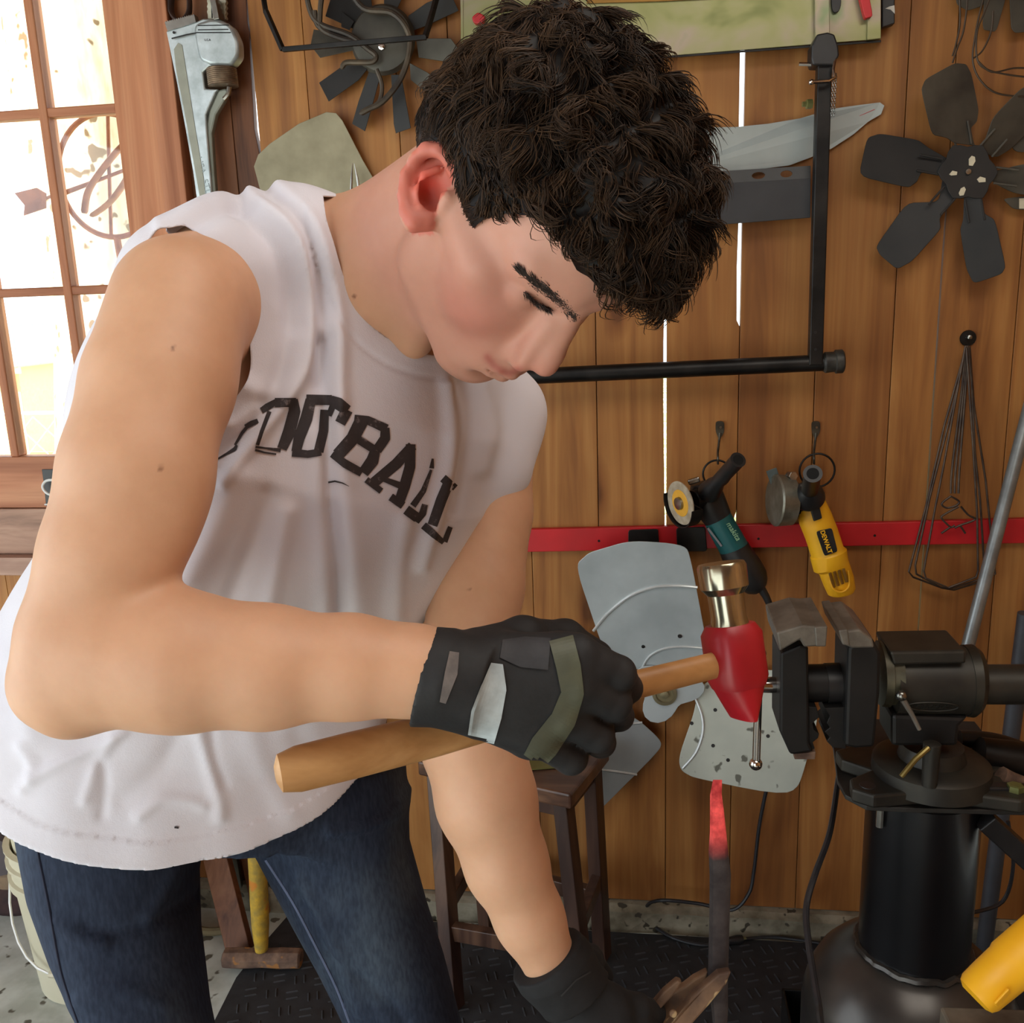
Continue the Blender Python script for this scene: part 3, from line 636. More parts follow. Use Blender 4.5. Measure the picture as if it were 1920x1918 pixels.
for L in ([(1783, 930), (1766, 944), (1775, 952), (1792, 948), (1798, 940), (1782, 930)], [(1797, 950), (1770, 965), (1766, 972), (1782, 988), (1790, 985)], [(1802, 950), (1815, 965), (1828, 974), (1800, 985), (1790, 990)], [(1782, 988), (1765, 1000)], [(1800, 985), (1810, 1000)]):
    b.tube(spline(wpts(L, .034), 5), .0022, 6)
b.build('twisted_end', wm, wf, smooth=True)

# leaning conduits
cd = mat('conduit', (150, 156, 156), .35, .6, rgb2=(120, 124, 124), scale=20)
c1p = [dp(1935, 740, (w(1935, 740, -.06)-CC)@CF), w(1855, 1062, -.10), w(1800, 1262, -.14)]
o = MB().tube([w(1935, 745, -.05), w(1812, 1222, -.17), w(1740, 1500, -.24)], .0125, 16).build('conduit_pipe', cd, smooth=True)
tag(o, 'grey steel conduit leaning on the wall behind the wire hangers', 'pipe')
pA, pB = w(1925, 1150, -.08), fl(1842, 1800, 0)
o = MB().tube([pA, pB], .017, 16).build('conduit_pipe', mat('dull_pipe', (84, 86, 92), .5, .4), smooth=True)
tag(o, 'dull grey pipe standing on the floor behind the vise stand', 'pipe')

# ------------------------------------------------------------------ grinders on hooks
hookm = mat('wrought_hook', (92, 88, 76), .4, .7, rgb2=(56, 52, 46), scale=40)
def hook(x, y, lb):
    t = thing('wall_hook', lb, 'hook', w(x, y+10, -.01), 'twisted iron hooks on the plank wall')
    b = MB(); P = [w(x, y+2, -.003), w(x, y+22, -.004), w(x-2, y+40, -.010), w(x-4, y+58, -.022), w(x-4, y+68, -.035), w(x-4, y+79, -.030)]
    b.prism(wpts(rounded([(x-8, y), (x+8, y), (x+8, y+20), (x+1, y+32), (x-3, y+32), (x-8, y+18)], .35), .004), (0, .004, 0))
    b.tube(spline(P[1:], 5), .0042, 8, flat=.6); b.build('strap', hookm, t, smooth=True)
    MB().lathe(w(x+1, y+11, -.004), (0, -1, 0), [(0, .0035), (.002, .003)], 8).build('screw', M['steel'], t)
hook(1350, 790, 'twisted iron wall hook holding the teal angle grinder'); hook(1530, 790, 'twisted iron wall hook holding the yellow angle grinder')
teal = mat('teal_plastic', (20, 92, 92), .4, rgb2=(14, 70, 74), scale=8); yel = mat('yellow_plastic', (238, 180, 30), .45, rgb2=(222, 158, 22), scale=8)
def ring(cx, cy, r, o_, t):
    c = w(cx, cy, -o_); rr = r*np.linalg.norm(w(cx+1, cy, -o_)-c)
    MB().tube([c+rr*np.array([math.cos(a), 0, math.sin(a)]) for a in np.linspace(0, 2*math.pi, 28, endpoint=False)], .0022, 8, closed=True).build('hanging_ring', M['blackmet'], t, smooth=True)
g1 = thing('angle_grinder', 'teal and black corded angle grinder hanging from the left hook', 'grinder', w(1345, 960, -.06), 'angle grinders hung on the wall hooks')
ring(1344, 888, 26, .03, g1)
def body(pts, radii, off_, name, m, t, flat=.85, n=24, **kw):
    P = [w(x, y, -off_) for x, y in pts]; MB().tube(P, radii, n, flat=flat, hint=(0, 1, 0)).build(name, m, t, smooth=True, **kw)
body([(1318, 905), (1322, 925), (1338, 958), (1346, 972)], [.026, .036, .033, .030], .055, 'gear_head', M['black'], g1)
body([(1338, 955), (1352, 985), (1374, 1024), (1377, 1030)], [.029, .030, .031, .031], .055, 'body', teal, g1)
body([(1376, 1027), (1380, 1036), (1398, 1066), (1410, 1086), (1420, 1098), (1426, 1104)], [.032, .033, .036, .035, .027, .017], .055, 'rear_grip', M['black'], g1)
body([(1424, 1098), (1436, 1118), (1448, 1145), (1458, 1172)], [.0095, .008, .0065, .0055], .058, 'cord_sleeve', M['black'], g1, flat=1)
xdm = nrm(w(1383, 1009, -.086)-w(1364, 979, -.086)); 
text_mesh('makita', .0165, w(1375, 996, -.0842), xdm, np.cross([.28, -1, .1], xdm), .0006, 'lettering', mat('mint_print', (150, 190, 150), .5), g1, shear=.2)
b = MB(); b.bar(w(1327, 990, -.078), w(1353, 1024, -.078), .003, .004); b.build('label_strip', mat('grey_print', (120, 116, 120), .5), g1)
b = MB(); P = [w(1330, 922, -.085), w(1340, 910, -.115), w(1384, 862, -.20)]
b.tube([P[0], P[1], P[1]+(P[2]-P[1])*.1, P[2]-(P[2]-P[1])*.08, P[2]], [.024, .019, .0145, .0150, .0158], 24); b.build('side_handle', M['black'], g1, smooth=True)
dh = nrm(P[2]-P[1]); b = MB().lathe(P[2]+dh*.0004, dh, [(0, .0105), (.0006, .0104)], 20); b.build('handle_bore', mat('deep_black', (8, 8, 8), .9), g1)
# disc faces left and to the camera
dn_ = nrm((-.84, -.52, -.10)); dc = w(1277, 943, -.095)
rd = 42/ FPX*((dc-CC)@CF)
MB().lathe(dc, dn_, [(0, rd*.3), (0, rd), (.002, rd), (.0021, rd*.6), (.0021, .001)], 40).build('cutting_disc', mat('abrasive', (176, 164, 144), .8, rgb2=(146, 132, 110), scale=60), g1)
MB().lathe(dc+dn_*.0022, dn_, [(0, rd*.62), (.001, rd*.6), (.0012, .001)], 32).build('disc_label', mat('orange_label', (224, 166, 52), .6), g1)
MB().lathe(dc+dn_*.003, dn_, [(0, rd*.3), (.006, rd*.28), (.007, rd*.2), (.0072, .001)], 20).build('lock_nut', M['steel'], g1, smooth=True)
a_, b_ = frame_of(dn_, (0, 0, 1)); gu = MB(); V = []; ts = np.linspace(math.radians(165), math.radians(352), 28)
for t in ts:
    d_ = a_*math.cos(t)+b_*math.sin(t)
    for (rr, h) in ((.25*rd, -.018), (1.12*rd, -.018), (1.12*rd, .009), (1.07*rd, .009), (1.07*rd, -.014), (.25*rd, -.014)): V.append(dc+d_*rr+dn_*h)
Fs = [(i*6+k, (i+1)*6+k, (i+1)*6+(k+1) % 6, i*6+(k+1) % 6) for i in range(len(ts)-1) for k in range(6)]+[tuple(range(6)), tuple((len(ts)-1)*6+k for k in range(5, -1, -1))]
gu.add(V, Fs).build('wheel_guard', M['blackmet'], g1, smooth=True)
MB().tube([dc-dn_*.03, w(1322, 928, -.06)], [.020, .026], 20).build('spindle_neck', M['blackmet'], g1, smooth=True)
b = MB(); b.bar(w(1290, 905, -.06), w(1312, 898, -.06), .010, .012); b.build('guard_clamp', M['steel'], g1, bevel=.003)

g2 = thing('angle_grinder', 'bright yellow angle grinder with black label hanging from the right hook', 'grinder', w(1545, 1010, -.06), 'angle grinders hung on the wall hooks')
ring(1532, 882, 33, .03, g2)
body([(1503, 915), (1510, 935), (1522, 958)], [.028, .034, .033], .055, 'gear_head', M['blackmet'], g2)
body([(1520, 948), (1528, 970), (1540, 1000), (1551, 1034), (1553, 1038), (1558, 1060), (1563, 1063), (1572, 1088), (1578, 1108), (1579, 1113)], [.031, .034, .034, .034, .038, .037, .033, .032, .029, .024], .06, 'body', yel, g2)
wl_ = [(1530, 997), (1560, 990), (1571, 1034), (1546, 1043)]
wplate(rounded(wl_, .12, 2), .0965, .003).build('label_plate', M['black'], g2, bevel=.0008)
xdm = nrm(w(1556, 1037, -.096)-w(1541, 996, -.096)); text_mesh('DEWALT', .0125, w(1549, 1016, -.0978), xdm, np.cross([0, -1, 0], xdm), .0006, 'lettering', yel, g2, font_off=.0003)
b = MB(); b.prism(wpts([(1518, 950), (1536, 946), (1542, 972), (1526, 978)], .098), (0, .008, 0)); b.build('switch', M['black'], g2, bevel=.002)
for k in range(4):
    b = MB(); b.bar(w(1556+k*8.5, 1074-k*2.6, -.092), w(1564+k*8, 1102-k*3.5, -.088), .0034, .006); b.build('vent_slot', mat('amber_dark', (120, 80, 14), .6), g2, bevel=.001)
b = MB(); b.tube(spline([w(1556, 1086, -.088), w(1562, 1104, -.09), w(1578, 1110, -.09), w(1592, 1098, -.086), w(1590, 1070, -.086)], 5), .0022, 8); b.build('rim_arc', yel, g2, smooth=True)
b = MB(); P = [w(1515, 934, -.085), w(1518, 922, -.11), w(1524, 888, -.20)]
b.tube([P[0], P[0]+(P[1]-P[0])*.3, P[1], P[1]+(P[2]-P[1])*.12, P[2]-(P[2]-P[1])*.1, P[2]], [.030, .033, .026, .0165, .0165, .0180], 24); b.build('side_handle', M['black'], g2, smooth=True)
dh = nrm(P[2]-P[1]); MB().lathe(P[2]+dh*.0004, dh, [(0, .0115), (.0006, .0114)], 20).build('handle_bore', bpy.data.materials['deep_black'], g2)
dn2 = nrm((-.97, -.22, .05)); dc2 = w(1468, 938, -.07)
MB().lathe(dc2, dn2, [(-.018, .030), (-.016, .052), (.016, .054), (.019, .050), (.019, .01)], 32).build('wheel_guard', mat('guard_alu', (146, 144, 132), .4, .6, rgb2=(110, 106, 92), scale=30), g2, smooth=True)
b = MB(); b.bar(w(1446, 880, -.05), w(1458, 914, -.05), .004, .022); b.build('guard_tab', mat('bluegrey', (88, 98, 98), .5, .3), g2, bevel=.001)
MB().tube([dc2-dn2*.015, w(1505, 925, -.06)], [.024, .028], 20).build('spindle_neck', M['steel'], g2, smooth=True)
b = MB(); b.lathe(w(1480, 893, -.07), (.3, -1, .2), [(0, .011), (.02, .010)], 6); b.build('clamp_bolt', M['steel'], g2, bevel=.001)

# ------------------------------------------------------------------ big grey fan on the wall, low
bf = thing('condenser_fan', 'large dull grey metal fan mounted low on the plank wall', 'fan', w(1245, 1300, -.03))
aluf = mat('dull_aluminium', (190, 198, 200), .38, .25, rgb2=(166, 174, 176), scale=7, bmp=.05)
aluf2 = mat('pitted_aluminium', (184, 188, 176), .42, .2, rgb2=(160, 164, 154), scale=6, spots=((92, 92, 82), 34, .655))
def bigblade(L, P0, n0, th, m, name='blade'):
    n0 = nrm(n0); return MB().prism([onplane(x, y, P0, n0) for x, y in L], -n0*th).build(name, m, bf, bevel=.0008)
nA = (-.12, -1, -.22); PA = w(1200, 1130, -.07)
LA = rounded([(1078, 1060), (1105, 1036), (1180, 1014), (1282, 1020), (1294, 1040), (1322, 1190), (1322, 1236), (1186, 1256), (1130, 1215)], [.3, .2, .3, .5, .4, .1, .1, .1, .2], 5)
bigblade(LA, PA, nA, .002, aluf)
def ridge(L, P0, n0, r=.0042, m=None):
    P = [onplane(x, y, P0, n0)+np.array(nrm(n0))*.0012 for x, y in L]; MB().tube(spline(P, 6), r, 8, flat=.8).build('rib', m or mat('bright_rib', (210, 214, 214), .28, .4), bf, smooth=True)
ridge([(1113, 1182), (1140, 1150), (1180, 1118), (1225, 1101), (1270, 1098), (1308, 1101)], PA, nA)
ridge([(1204, 1252), (1218, 1230), (1245, 1216), (1280, 1212), (1318, 1215)], PA, nA, .003)
for x, y, m_, r in ((1206, 1212, M['blackmet'], .004), (1275, 1192, M['chrome'], .0055)):
    MB().lathe(onplane(x, y, PA, nA), nrm(nA), [(0, r), (.002, r*.9), (.0025, r*.3)], 12).build('rivet', m_, bf, smooth=True)
nB = (-.1, -1, .25); PB_ = w(1400, 1380, -.06)
LB = rounded([(1310, 1290), (1350, 1262), (1460, 1255), (1540, 1330), (1500, 1470), (1474, 1494), (1300, 1458), (1276, 1445), (1272, 1420), (1300, 1340)], [.3, .3, .2, .3, .2, .5, .2, .4, .4, .2], 4)
bigblade(LB, PB_, nB, .002, aluf2)
ridge([(1304, 1308), (1316, 1340), (1318, 1372), (1305, 1410), (1280, 1440)], PB_, nB)
for x, y in ((1316, 1287), (1341, 1331), (1297, 1356), (1337, 1398), (1440, 1380), (1365, 1425)):
    MB().lathe(onplane(x, y, PB_, nB)+nrm(nB)*.0006, nrm(nB), [(0, .0042), (.0006, .004)], 12).build('bolt_hole', M['fanblack'], bf)
nC = (.15, -1, .12); PC_ = w(1170, 1420, -.05)
LC = rounded([(1060, 1330), (1110, 1300), (1200, 1352), (1242, 1390), (1236, 1408), (1120, 1524), (1110, 1500), (1020, 1440)], [.2, .2, .2, .4, .3, .15, .2, .2], 4)
bigblade(LC, PC_, nC, .002, mat('grey_alu', (150, 156, 158), .4, .25, rgb2=(132, 138, 140), scale=7))
ridge([(1100, 1440), (1140, 1444), (1170, 1448), (1194, 1452)], PC_, nC, .003); ridge([(1150, 1352), (1180, 1356), (1204, 1354)], PC_, nC, .003)
nD = (.2, -1, -.12); PD = w(1130, 1240, -.045)
bigblade(rounded([(1190, 1270), (1100, 1200), (1010, 1215), (990, 1290), (1060, 1350), (1180, 1330)], .25, 4), PD, nD, .002, aluf)
hb = []
for k in range(32):
    t = 2*math.pi*k/32; rr = 46+14*math.cos(3*t+.6); hb.append((1248+rr*math.cos(t)*1.25, 1298+rr*math.sin(t)))
wplate(hb, .045, .003).build('spider', aluf, bf, bevel=.0008)
MB().lathe(w(1246, 1300, -.045), (0, -1, 0), [(0, .028), (.006, .027), (.007, .020), (.003, .018), (.003, .010), (.010, .009), (.011, .004)], 28).build('hub', mat('brassy_hub', (150, 140, 110), .35, .6), bf, smooth=True)

# ------------------------------------------------------------------ stool
dwd = woodmat('dark_stained_wood', (50, 34, 30), (74, 54, 46), (96, 72, 58), knots=False, axis='z', rough=.35, stain=False); dwx = woodmat('dark_seat_wood', (56, 38, 32), (84, 60, 48), (112, 82, 62), knots=False, axis='x', rough=.32, stain=False)
zs_ = .53
a0, a1 = fl(1070, 1490, zs_), fl(1143, 1400, zs_); sd = nrm(a1-a0); fd = np.array([-sd[1], sd[0], 0]); 
if fd[0] > 0: fd = -fd
SL, SD_ = .36, np.linalg.norm(a1-a0)
stool = thing('wooden_stool', 'dark-stained square wooden stool against the plank wall', 'stool', (a0+fd*SL/2+sd*SD_/2)*np.array([1, 1, 0])+np.array([0, 0, .012]))
MB().prism([a0, a0+fd*SL, a0+fd*SL+sd*SD_, a1], (0, 0, -.034)).build('seat', dwx, stool, bevel=.005)
ctr = a0+fd*SL/2+sd*SD_/2; ins = .03
tops = [a0+fd*ins+sd*ins, a0+fd*(SL-ins)+sd*ins, a0+fd*(SL-ins)+sd*(SD_-ins), a1+fd*ins-sd*ins]
feet = []
for i, t in enumerate(tops):
    v = (t-ctr)*np.array([1, 1, 0]); ft = t+fd*np.dot(nrm(v), fd)*.055+sd*np.dot(nrm(v), sd)*.065; feet.append(np.array([ft[0], ft[1], .012]))
f_fl = fl(852, 1890, .012); feet[1] = np.array([f_fl[0], f_fl[1], .012])
f_br = fl(1138, 1795, .012); feet[3] = np.array([f_br[0]-.01, min(f_br[1], -.05), .012])
feet[0] = feet[0]+np.array([.01, -.02, 0]); feet[2] = np.array([feet[1][0]+.03, min(feet[2][1], -.05), .012])
for i in range(4):
    tp_ = tops[i]+np.array([0, 0, -.034]); b = MB(); b.bar(feet[i], tp_, .042, .030, fd); b.build('leg', dwd, stool, bevel=.002)
def legpt(i, z): tp_ = tops[i]+np.array([0, 0, -.034]); t = (z-feet[i][2])/(tp_[2]-feet[i][2]); return feet[i]+(tp_-feet[i])*t
for i, j, z in ((0, 1, .17), (1, 2, .22), (2, 3, .17), (3, 0, .22)):
    b = MB(); b.bar(legpt(i, z), legpt(j, z), .022, .036 if i % 2 == 0 else .036, (0, 0, 1)); b.build('stretcher', dwd, stool, bevel=.002)
for i, j in ((0, 1), (1, 2), (2, 3), (3, 0)):
    b = MB(); b.bar(legpt(i, zs_-.052), legpt(j, zs_-.052), .018, .03, (0, 0, 1)); b.build('apron', dwd, stool, bevel=.001)
ol = thing('olive_metal_sheet', 'olive-green curved metal sheet lying on the stool seat', 'metal sheet', (ctr[0], ctr[1], zs_))
pz = [fl(x, y, zs_+.002) for x, y in rounded([(880, 1380), (900, 1425), (975, 1446), (1060, 1440), (1106, 1420), (1112, 1385), (1090, 1340)], .3, 4)]
MB().prism(pz, (0, 0, .003)).build('sheet', mat('olive_sheet', (118, 116, 66), .4, .3, rgb2=(84, 88, 50), scale=9), ol, bevel=.0008)
bt = thing('steel_bolt', 'small greyish threaded bolt on the wall behind the forearm', 'bolt', w(710, 1350, -.03))
MB().lathe(w(710, 1332, -.03), (0, 0, -1), [(0, .016), (.014, .017), (.016, .013), (.02, .018), (.032, .017), (.034, .009), (.12, .008)], 18).build('shank', mat('dull_bolt', (120, 100, 96), .5, .4), bt, smooth=True)

# ------------------------------------------------------------------ floor mats
mt = thing('rubber_floor_mat', 'black diamond-tread rubber mat covering the workshop floor', 'mat', (.2, -.9, 0))
mp_ = [fl(404, 1920), fl(444, 1840), fl(500, 1770), fl(548, 1715), fl(592, 1690)]
mp_ = [np.array([p[0], p[1], .001]) for p in mp_]; mp_[-1][1] = min(mp_[-1][1], -.045)
poly = [np.array([mp_[0][0]-.08, -1.9, .001])]+mp_+[np.array([1.47, -.045, .001]), np.array([1.47, -1.9, .001])]
MB().prism(poly, (0, 0, .010)).build('sheet', M['rubber'], mt)
b = MB(); sp = .048; ang = 0
for i in range(-26, 36):
    for j in range(-40, 2):
        x, y = i*sp, j*sp+.02
        if y > -.07 or x < -.98+.0 or x > 1.42 or y < -1.5: continue
        xl_ = np.interp(y, [-1.9, mp_[0][1], mp_[2][1], mp_[4][1]], [mp_[0][0]-.06, mp_[0][0], mp_[2][0], mp_[4][0]])+.03
        if x < xl_: continue
        for k in (0, 1):
            dx, dy = (1, .35) if (i+j) % 2 else (-.35, 1)
            d_ = nrm([dx, dy, 0])*.015; o_ = nrm([-dy, dx, 0])*.010*(k-.5)*2
            c = np.array([x, y, .011])+o_; pr = nrm([-dy, dx, 0])*.0028
            b.add([c-d_, c-d_*.8+pr, c+d_*.8+pr, c+d_, c+d_*.8-pr, c-d_*.8-pr, c-d_*.7+[0, 0, .0022], c+d_*.7+[0, 0, .0022]], [(0, 1, 6), (1, 2, 7, 6), (2, 3, 7), (3, 4, 7), (4, 5, 6, 7), (5, 0, 6)])
tag(b.build('tread', M['rubber'], mt), kind='stuff')

# ------------------------------------------------------------------ sledge hammer, planks, buckets, drum
sg = thing('sledge_hammer', 'rusty sledge hammer standing on its head with yellow wrapped handle', 'hammer', fl(495, 1812, 0)+np.array([0, 0, .012]))
sc_ = fl(494, 1812, .012)
hx = nrm([1, .08, 0]); hy = nrm([-.08, 1, 0]); R_ = np.stack([hx, hy, np.array([0, 0, 1.])], 1); sl = np.linalg.norm(fl(568, 1800, .012)-fl(421, 1805, .012))
rustm = mat('rust_head', (132, 104, 84), .8, .2, rgb2=(88, 68, 58), scale=40, bmp=.5, spots=((160, 110, 60), 30, .62)); rusto = mat('yellow_wrap', (206, 164, 44), .85, rgb2=(150, 128, 60), scale=40, bmp=1.0, spots=((190, 120, 40), 16, .6))
prof = [(-sl/2, .016), (-sl/2+.004, .022), (-sl*.25, .0235), (0, .021), (sl*.25, .0235), (sl/2-.004, .022), (sl/2, .016)]
b = MB(); n_ = 8; V = []
for t, r in prof:
    for k in range(n_):
        a = math.pi*2*(k+.5)/n_; V.append(sc_+R_@np.array([t, r*1.1*math.cos(a), .0225+r*math.sin(a)]))
b.add(V, [(i*n_+k, i*n_+(k+1) % n_, (i+1)*n_+(k+1) % n_, (i+1)*n_+k) for i in range(len(prof)-1) for k in range(n_)]+[tuple(range(n_)), tuple((len(prof)-1)*n_+k for k in range(n_))])
b.build('head', rustm, sg, bevel=.0015)
htop = sc_+np.array([0, .0, .045])
V = [htop+np.array([.012*k/10, .05*k/10, .62*k/10]) for k in range(11)]
b = MB(); b.tube(V, [.017, .023, .024, .0235, .024, .023, .023, .022, .022, .022, .021], 14, flat=.85); b.build('handle', rusto, sg, smooth=True)
pk = [((368, 1620), (452, 1790), 34, .02, -.03), ((432, 1600), (492, 1720), 22, .045, -.05)]
brd = woodmat('old_board', (86, 52, 34), (124, 82, 56), (150, 108, 78), axis='z')
for i, (t_, b_, wd, o1, o2) in enumerate(pk):
    bot = fl(b_[0], b_[1], 0); topp = w(t_[0], t_[1]-150, -.04); topp = np.array([topp[0], min(-.03, bot[1]+.16), topp[2]])
    o = MB().bar(bot+np.array([0, 0, .01]), topp, .065 if i == 0 else .04, .022, (0, 1, 0)).build('leaning_board', brd, bevel=.002)
    tag(o, ['weathered brown board leaning on the wall behind the knees', 'narrower dark board leaning behind the first board'][i], 'board', 'boards leaning on the wall behind the knees')
bot = fl(440, 1700, 0)*np.array([1, 1, 1]); o = MB().bar(bot+np.array([0, 0, .01]), np.array([bot[0]-.03, -.03, .8]), .06, .012, (0, 1, 0)).build('grey_metal_strip', mat('grey_strip', (84, 82, 70), .6, .3), bevel=.001)
tag(o, 'dull grey flat strip leaning between the boards and the sledge hammer', 'strip')
cy = fl(420, 1745, 0); o = MB().tube(spline([cy+np.array([-.1, .0, .01]), cy+np.array([-.03, -.02, .01]), cy+np.array([.04, 0, .01])], 5), .01, 8).build('old_rope', mat('rope', (120, 108, 80), .9, bmp=.5), smooth=True); tag(o, 'short length of tan rope lying on the concrete by the boards', 'rope')
bk = fl(172, 1800, 0); bk[1] = max(bk[1]-.02, -.42); bx, by = w(150, 1700, bk[1])[0]+.03, bk[1]
cream_b = mat('cream_plastic', (206, 200, 176), .5, rgb2=(190, 184, 158), scale=5)
def bucket(z, top_r, h_, lb):
    t = thing('plastic_bucket', lb, 'bucket', (bx, by, z), 'nested cream buckets'); r0 = top_r*.86
    MB().lathe((bx, by, z), (0, 0, 1), [(0, r0*.97), (.004, r0), (h_*.74, top_r*.985), (h_*.75, top_r*1.05), (h_*.80, top_r*1.05), (h_*.805, top_r), (h_*.88, top_r), (h_*.885, top_r*1.05), (h_*.905, top_r*1.05), (h_*.91, top_r), (h_*.985, top_r), (h_*.99, top_r*1.05), (h_, top_r*1.05), (h_, top_r*.96), (h_*.3, r0*.95), (h_*.1, .01)], 40, caps=False).build('body', cream_b, t, smooth=True)
    return t
b0 = bucket(0.0, .148, .37, 'lower of two nested cream plastic buckets behind the leg')
b1_ = thing('plastic_bucket', 'upper cream plastic bucket nested inside the lower one', 'bucket', (bx, by, .115), 'nested cream buckets')
MB().lathe((bx, by, .115), (0, 0, 1), [(0, .118), (.26, .137), (.29, .139), (.345, .141), (.35, .151), (.37, .151), (.372, .138), (.1, .12), (.06, .01)], 40, caps=False).build('body', cream_b, b1_, smooth=True)
hnd = [np.array([bx-.155*math.cos(t)*1.0, by-.12*math.sin(t)-.03, .30-.20*math.sin(t)]) for t in np.linspace(0, math.pi, 16)]
MB().tube(hnd, .003, 6).build('wire_handle', fcw, b0, smooth=True); MB().tube([hnd[7], hnd[8]], .008, 8).build('grip', cream_b, b0)
dr = thing('rusty_brake_drum', 'round brown and beige rusty disc standing behind the buckets', 'disc', fl(20, 1720, 0))
dcx = w(14, 1632, -.10); dcx[2] = .19
MB().lathe(dcx, (.15, -1, 0), [(-.05, .18), (0, .19), (.004, .18), (.004, .001)], 40).build('drum', mat('dark_rust', (70, 44, 42), .8, rgb2=(44, 28, 30), scale=30, bmp=.4), dr)
MB().lathe(dcx+np.array([.001, -.006, 0]), (.15, -1, 0), [(0, .11), (.005, .105), (.006, .07), (.001, .065)], 40, caps=False).build('face_ring', mat('tan_ring', (150, 126, 96), .8, rgb2=(110, 90, 76), scale=20), dr, smooth=True)
MB().lathe(dcx+np.array([0, -.005, 0]), (.15, -1, 0), [(0, .06), (.03, .05), (.031, .001)], 30).build('hub', mat('hub_grey', (92, 84, 86), .7, .2), dr, smooth=True)

# ------------------------------------------------------------------ vise on its stand
YC = -.60
zt = .40
pc = fl(1708, 1808, zt); cx_, cy_ = w(1710, 1800, YC)[0], YC
vs = thing('vise_stand', 'black steel vise stand: pipe column on a round tank base', 'stand', (cx_, cy_, .011))
tank = mat('tank_steel', (74, 70, 66), .30, .55, rgb2=(52, 48, 46), scale=8, bmp=.08)
pr = [(0, .16), (.02, .172), (.29, .172), (.315, .170), (.34, .164), (.37, .150), (.395, .128), (.415, .104), (.425, .085)]
MB().lathe((cx_, cy_, .011), (0, 0, 1), pr, 56).build('tank_base', tank, vs, smooth='all')
b = MB(); wr_ = []
for k in range(70):
    t = 2*math.pi*k/70; wr_.append(np.array([cx_+(.087+RNG.uniform(-.002, .002))*math.cos(t), cy_+(.087+RNG.uniform(-.002, .002))*math.sin(t), .438+RNG.uniform(-.002, .002)]))
b.tube(wr_, .006, 6, closed=True); b.build('weld_bead', tank, vs, smooth=True)
PLZ = .735
colm = mat('gloss_black', (20, 20, 22), .28, .1, rgb2=(12, 12, 14), scale=5, coat=.3)
MB().lathe((cx_, cy_, .425), (0, 0, 1), [(0, .085), (PLZ-.425-.008, .085)], 48).build('column', colm, vs, smooth=True)
fp_ = [fl(x, y, PLZ) for x, y in ((1562, 1398), (1570, 1462), (1585, 1490), (1625, 1511), (1700, 1515), (1960, 1521))]
back = [fp_[-1]+np.array([0, .30, 0]), np.array([fp_[0][0], fp_[-1][1]+.30, PLZ])]
MB().prism(fp_+back, (0, 0, -.008)).build('top_plate', mat('plate_steel', (58, 56, 52), .55, .4, rgb2=(44, 42, 40), scale=20), vs, bevel=.0015)
pxm, _, _ = w(1651, 1520, YC-.1), 0, 0
for x in (1652, 1835):
    p = fl(x, 1500, PLZ-.008); b = MB(); b.tube([p, p-np.array([0, 0, .045])], .006, 10); b.build('plate_bolt', M['steel'], vs)
b = MB(); b.bar(w(1845, 1535, -.66), w(1960, 1640, -.66), .03, .03); b.build('brace', M['black'], vs, bevel=.002)
ab = fl(1850, 1478, PLZ); b = MB(); b.prism([fl(x, y, PLZ+.03) for x, y in ((1834, 1480), (1960, 1484), (1960, 1508), (1834, 1506))], (0, 0, -.03)); 
b = MB(); b.prism([fl(1832, 1508, PLZ), fl(1960, 1512, PLZ), fl(1960, 1500, PLZ), fl(1836, 1496, PLZ)], (0, 0, .028)); ob = b.build('steel_block', M['black'], bevel=.002); tag(ob, 'flat black steel block lying on the stand plate beside the vise', 'block')
rb = thing('power_tool', 'grimy black power tool lying on the stand plate behind the vise', 'power tool', fl(1900, 1440, PLZ+.02))
MB().tube(spline([w(1800, 1385, -.52), w(1850, 1388, -.52), (w(1900, 1400, -.52)), w(1970, 1430, -.52)], 5), [.014]*16, 12).build('arm', M['black'], rb, smooth=True)
MB().tube([w(1835, 1412, -.56), w(1890, 1425, -.56), w(1960, 1440, -.56)], [.026, .032, .034], 16).build('housing', M['blackmet'], rb, smooth=True)
MB().tube(spline([w(1875, 1455, -.62), w(1905, 1470, -.62), w(1965, 1490, -.62)], 4), .016, 12).build('grip', rustm, rb, smooth=True)

vm = mat('vise_cast', (62, 58, 50), .48, .45, rgb2=(38, 36, 33), scale=14, bmp=.12); vj = mat('vise_jaw_steel', (128, 122, 112), .4, .4, rgb2=(98, 92, 84), scale=30)
vd = mat('vise_dark', (34, 32, 31), .5, .4, rgb2=(22, 21, 21), scale=14)
YV = YC-.01
VZ = thing('bench_vise', 'heavy dark cast-iron bench vise with open jaws on the stand', 'vise', np.array([w(1745, 1480, YV)[0], YV, PLZ]))
def vp(L, yf, yb): return MB().prism([w(x, y, yf) for x, y in L], (0, yb-yf, 0))
yf = YV-.075; yb = YV+.055
V_ = lambda x, y, Y: w(x, y, Y)
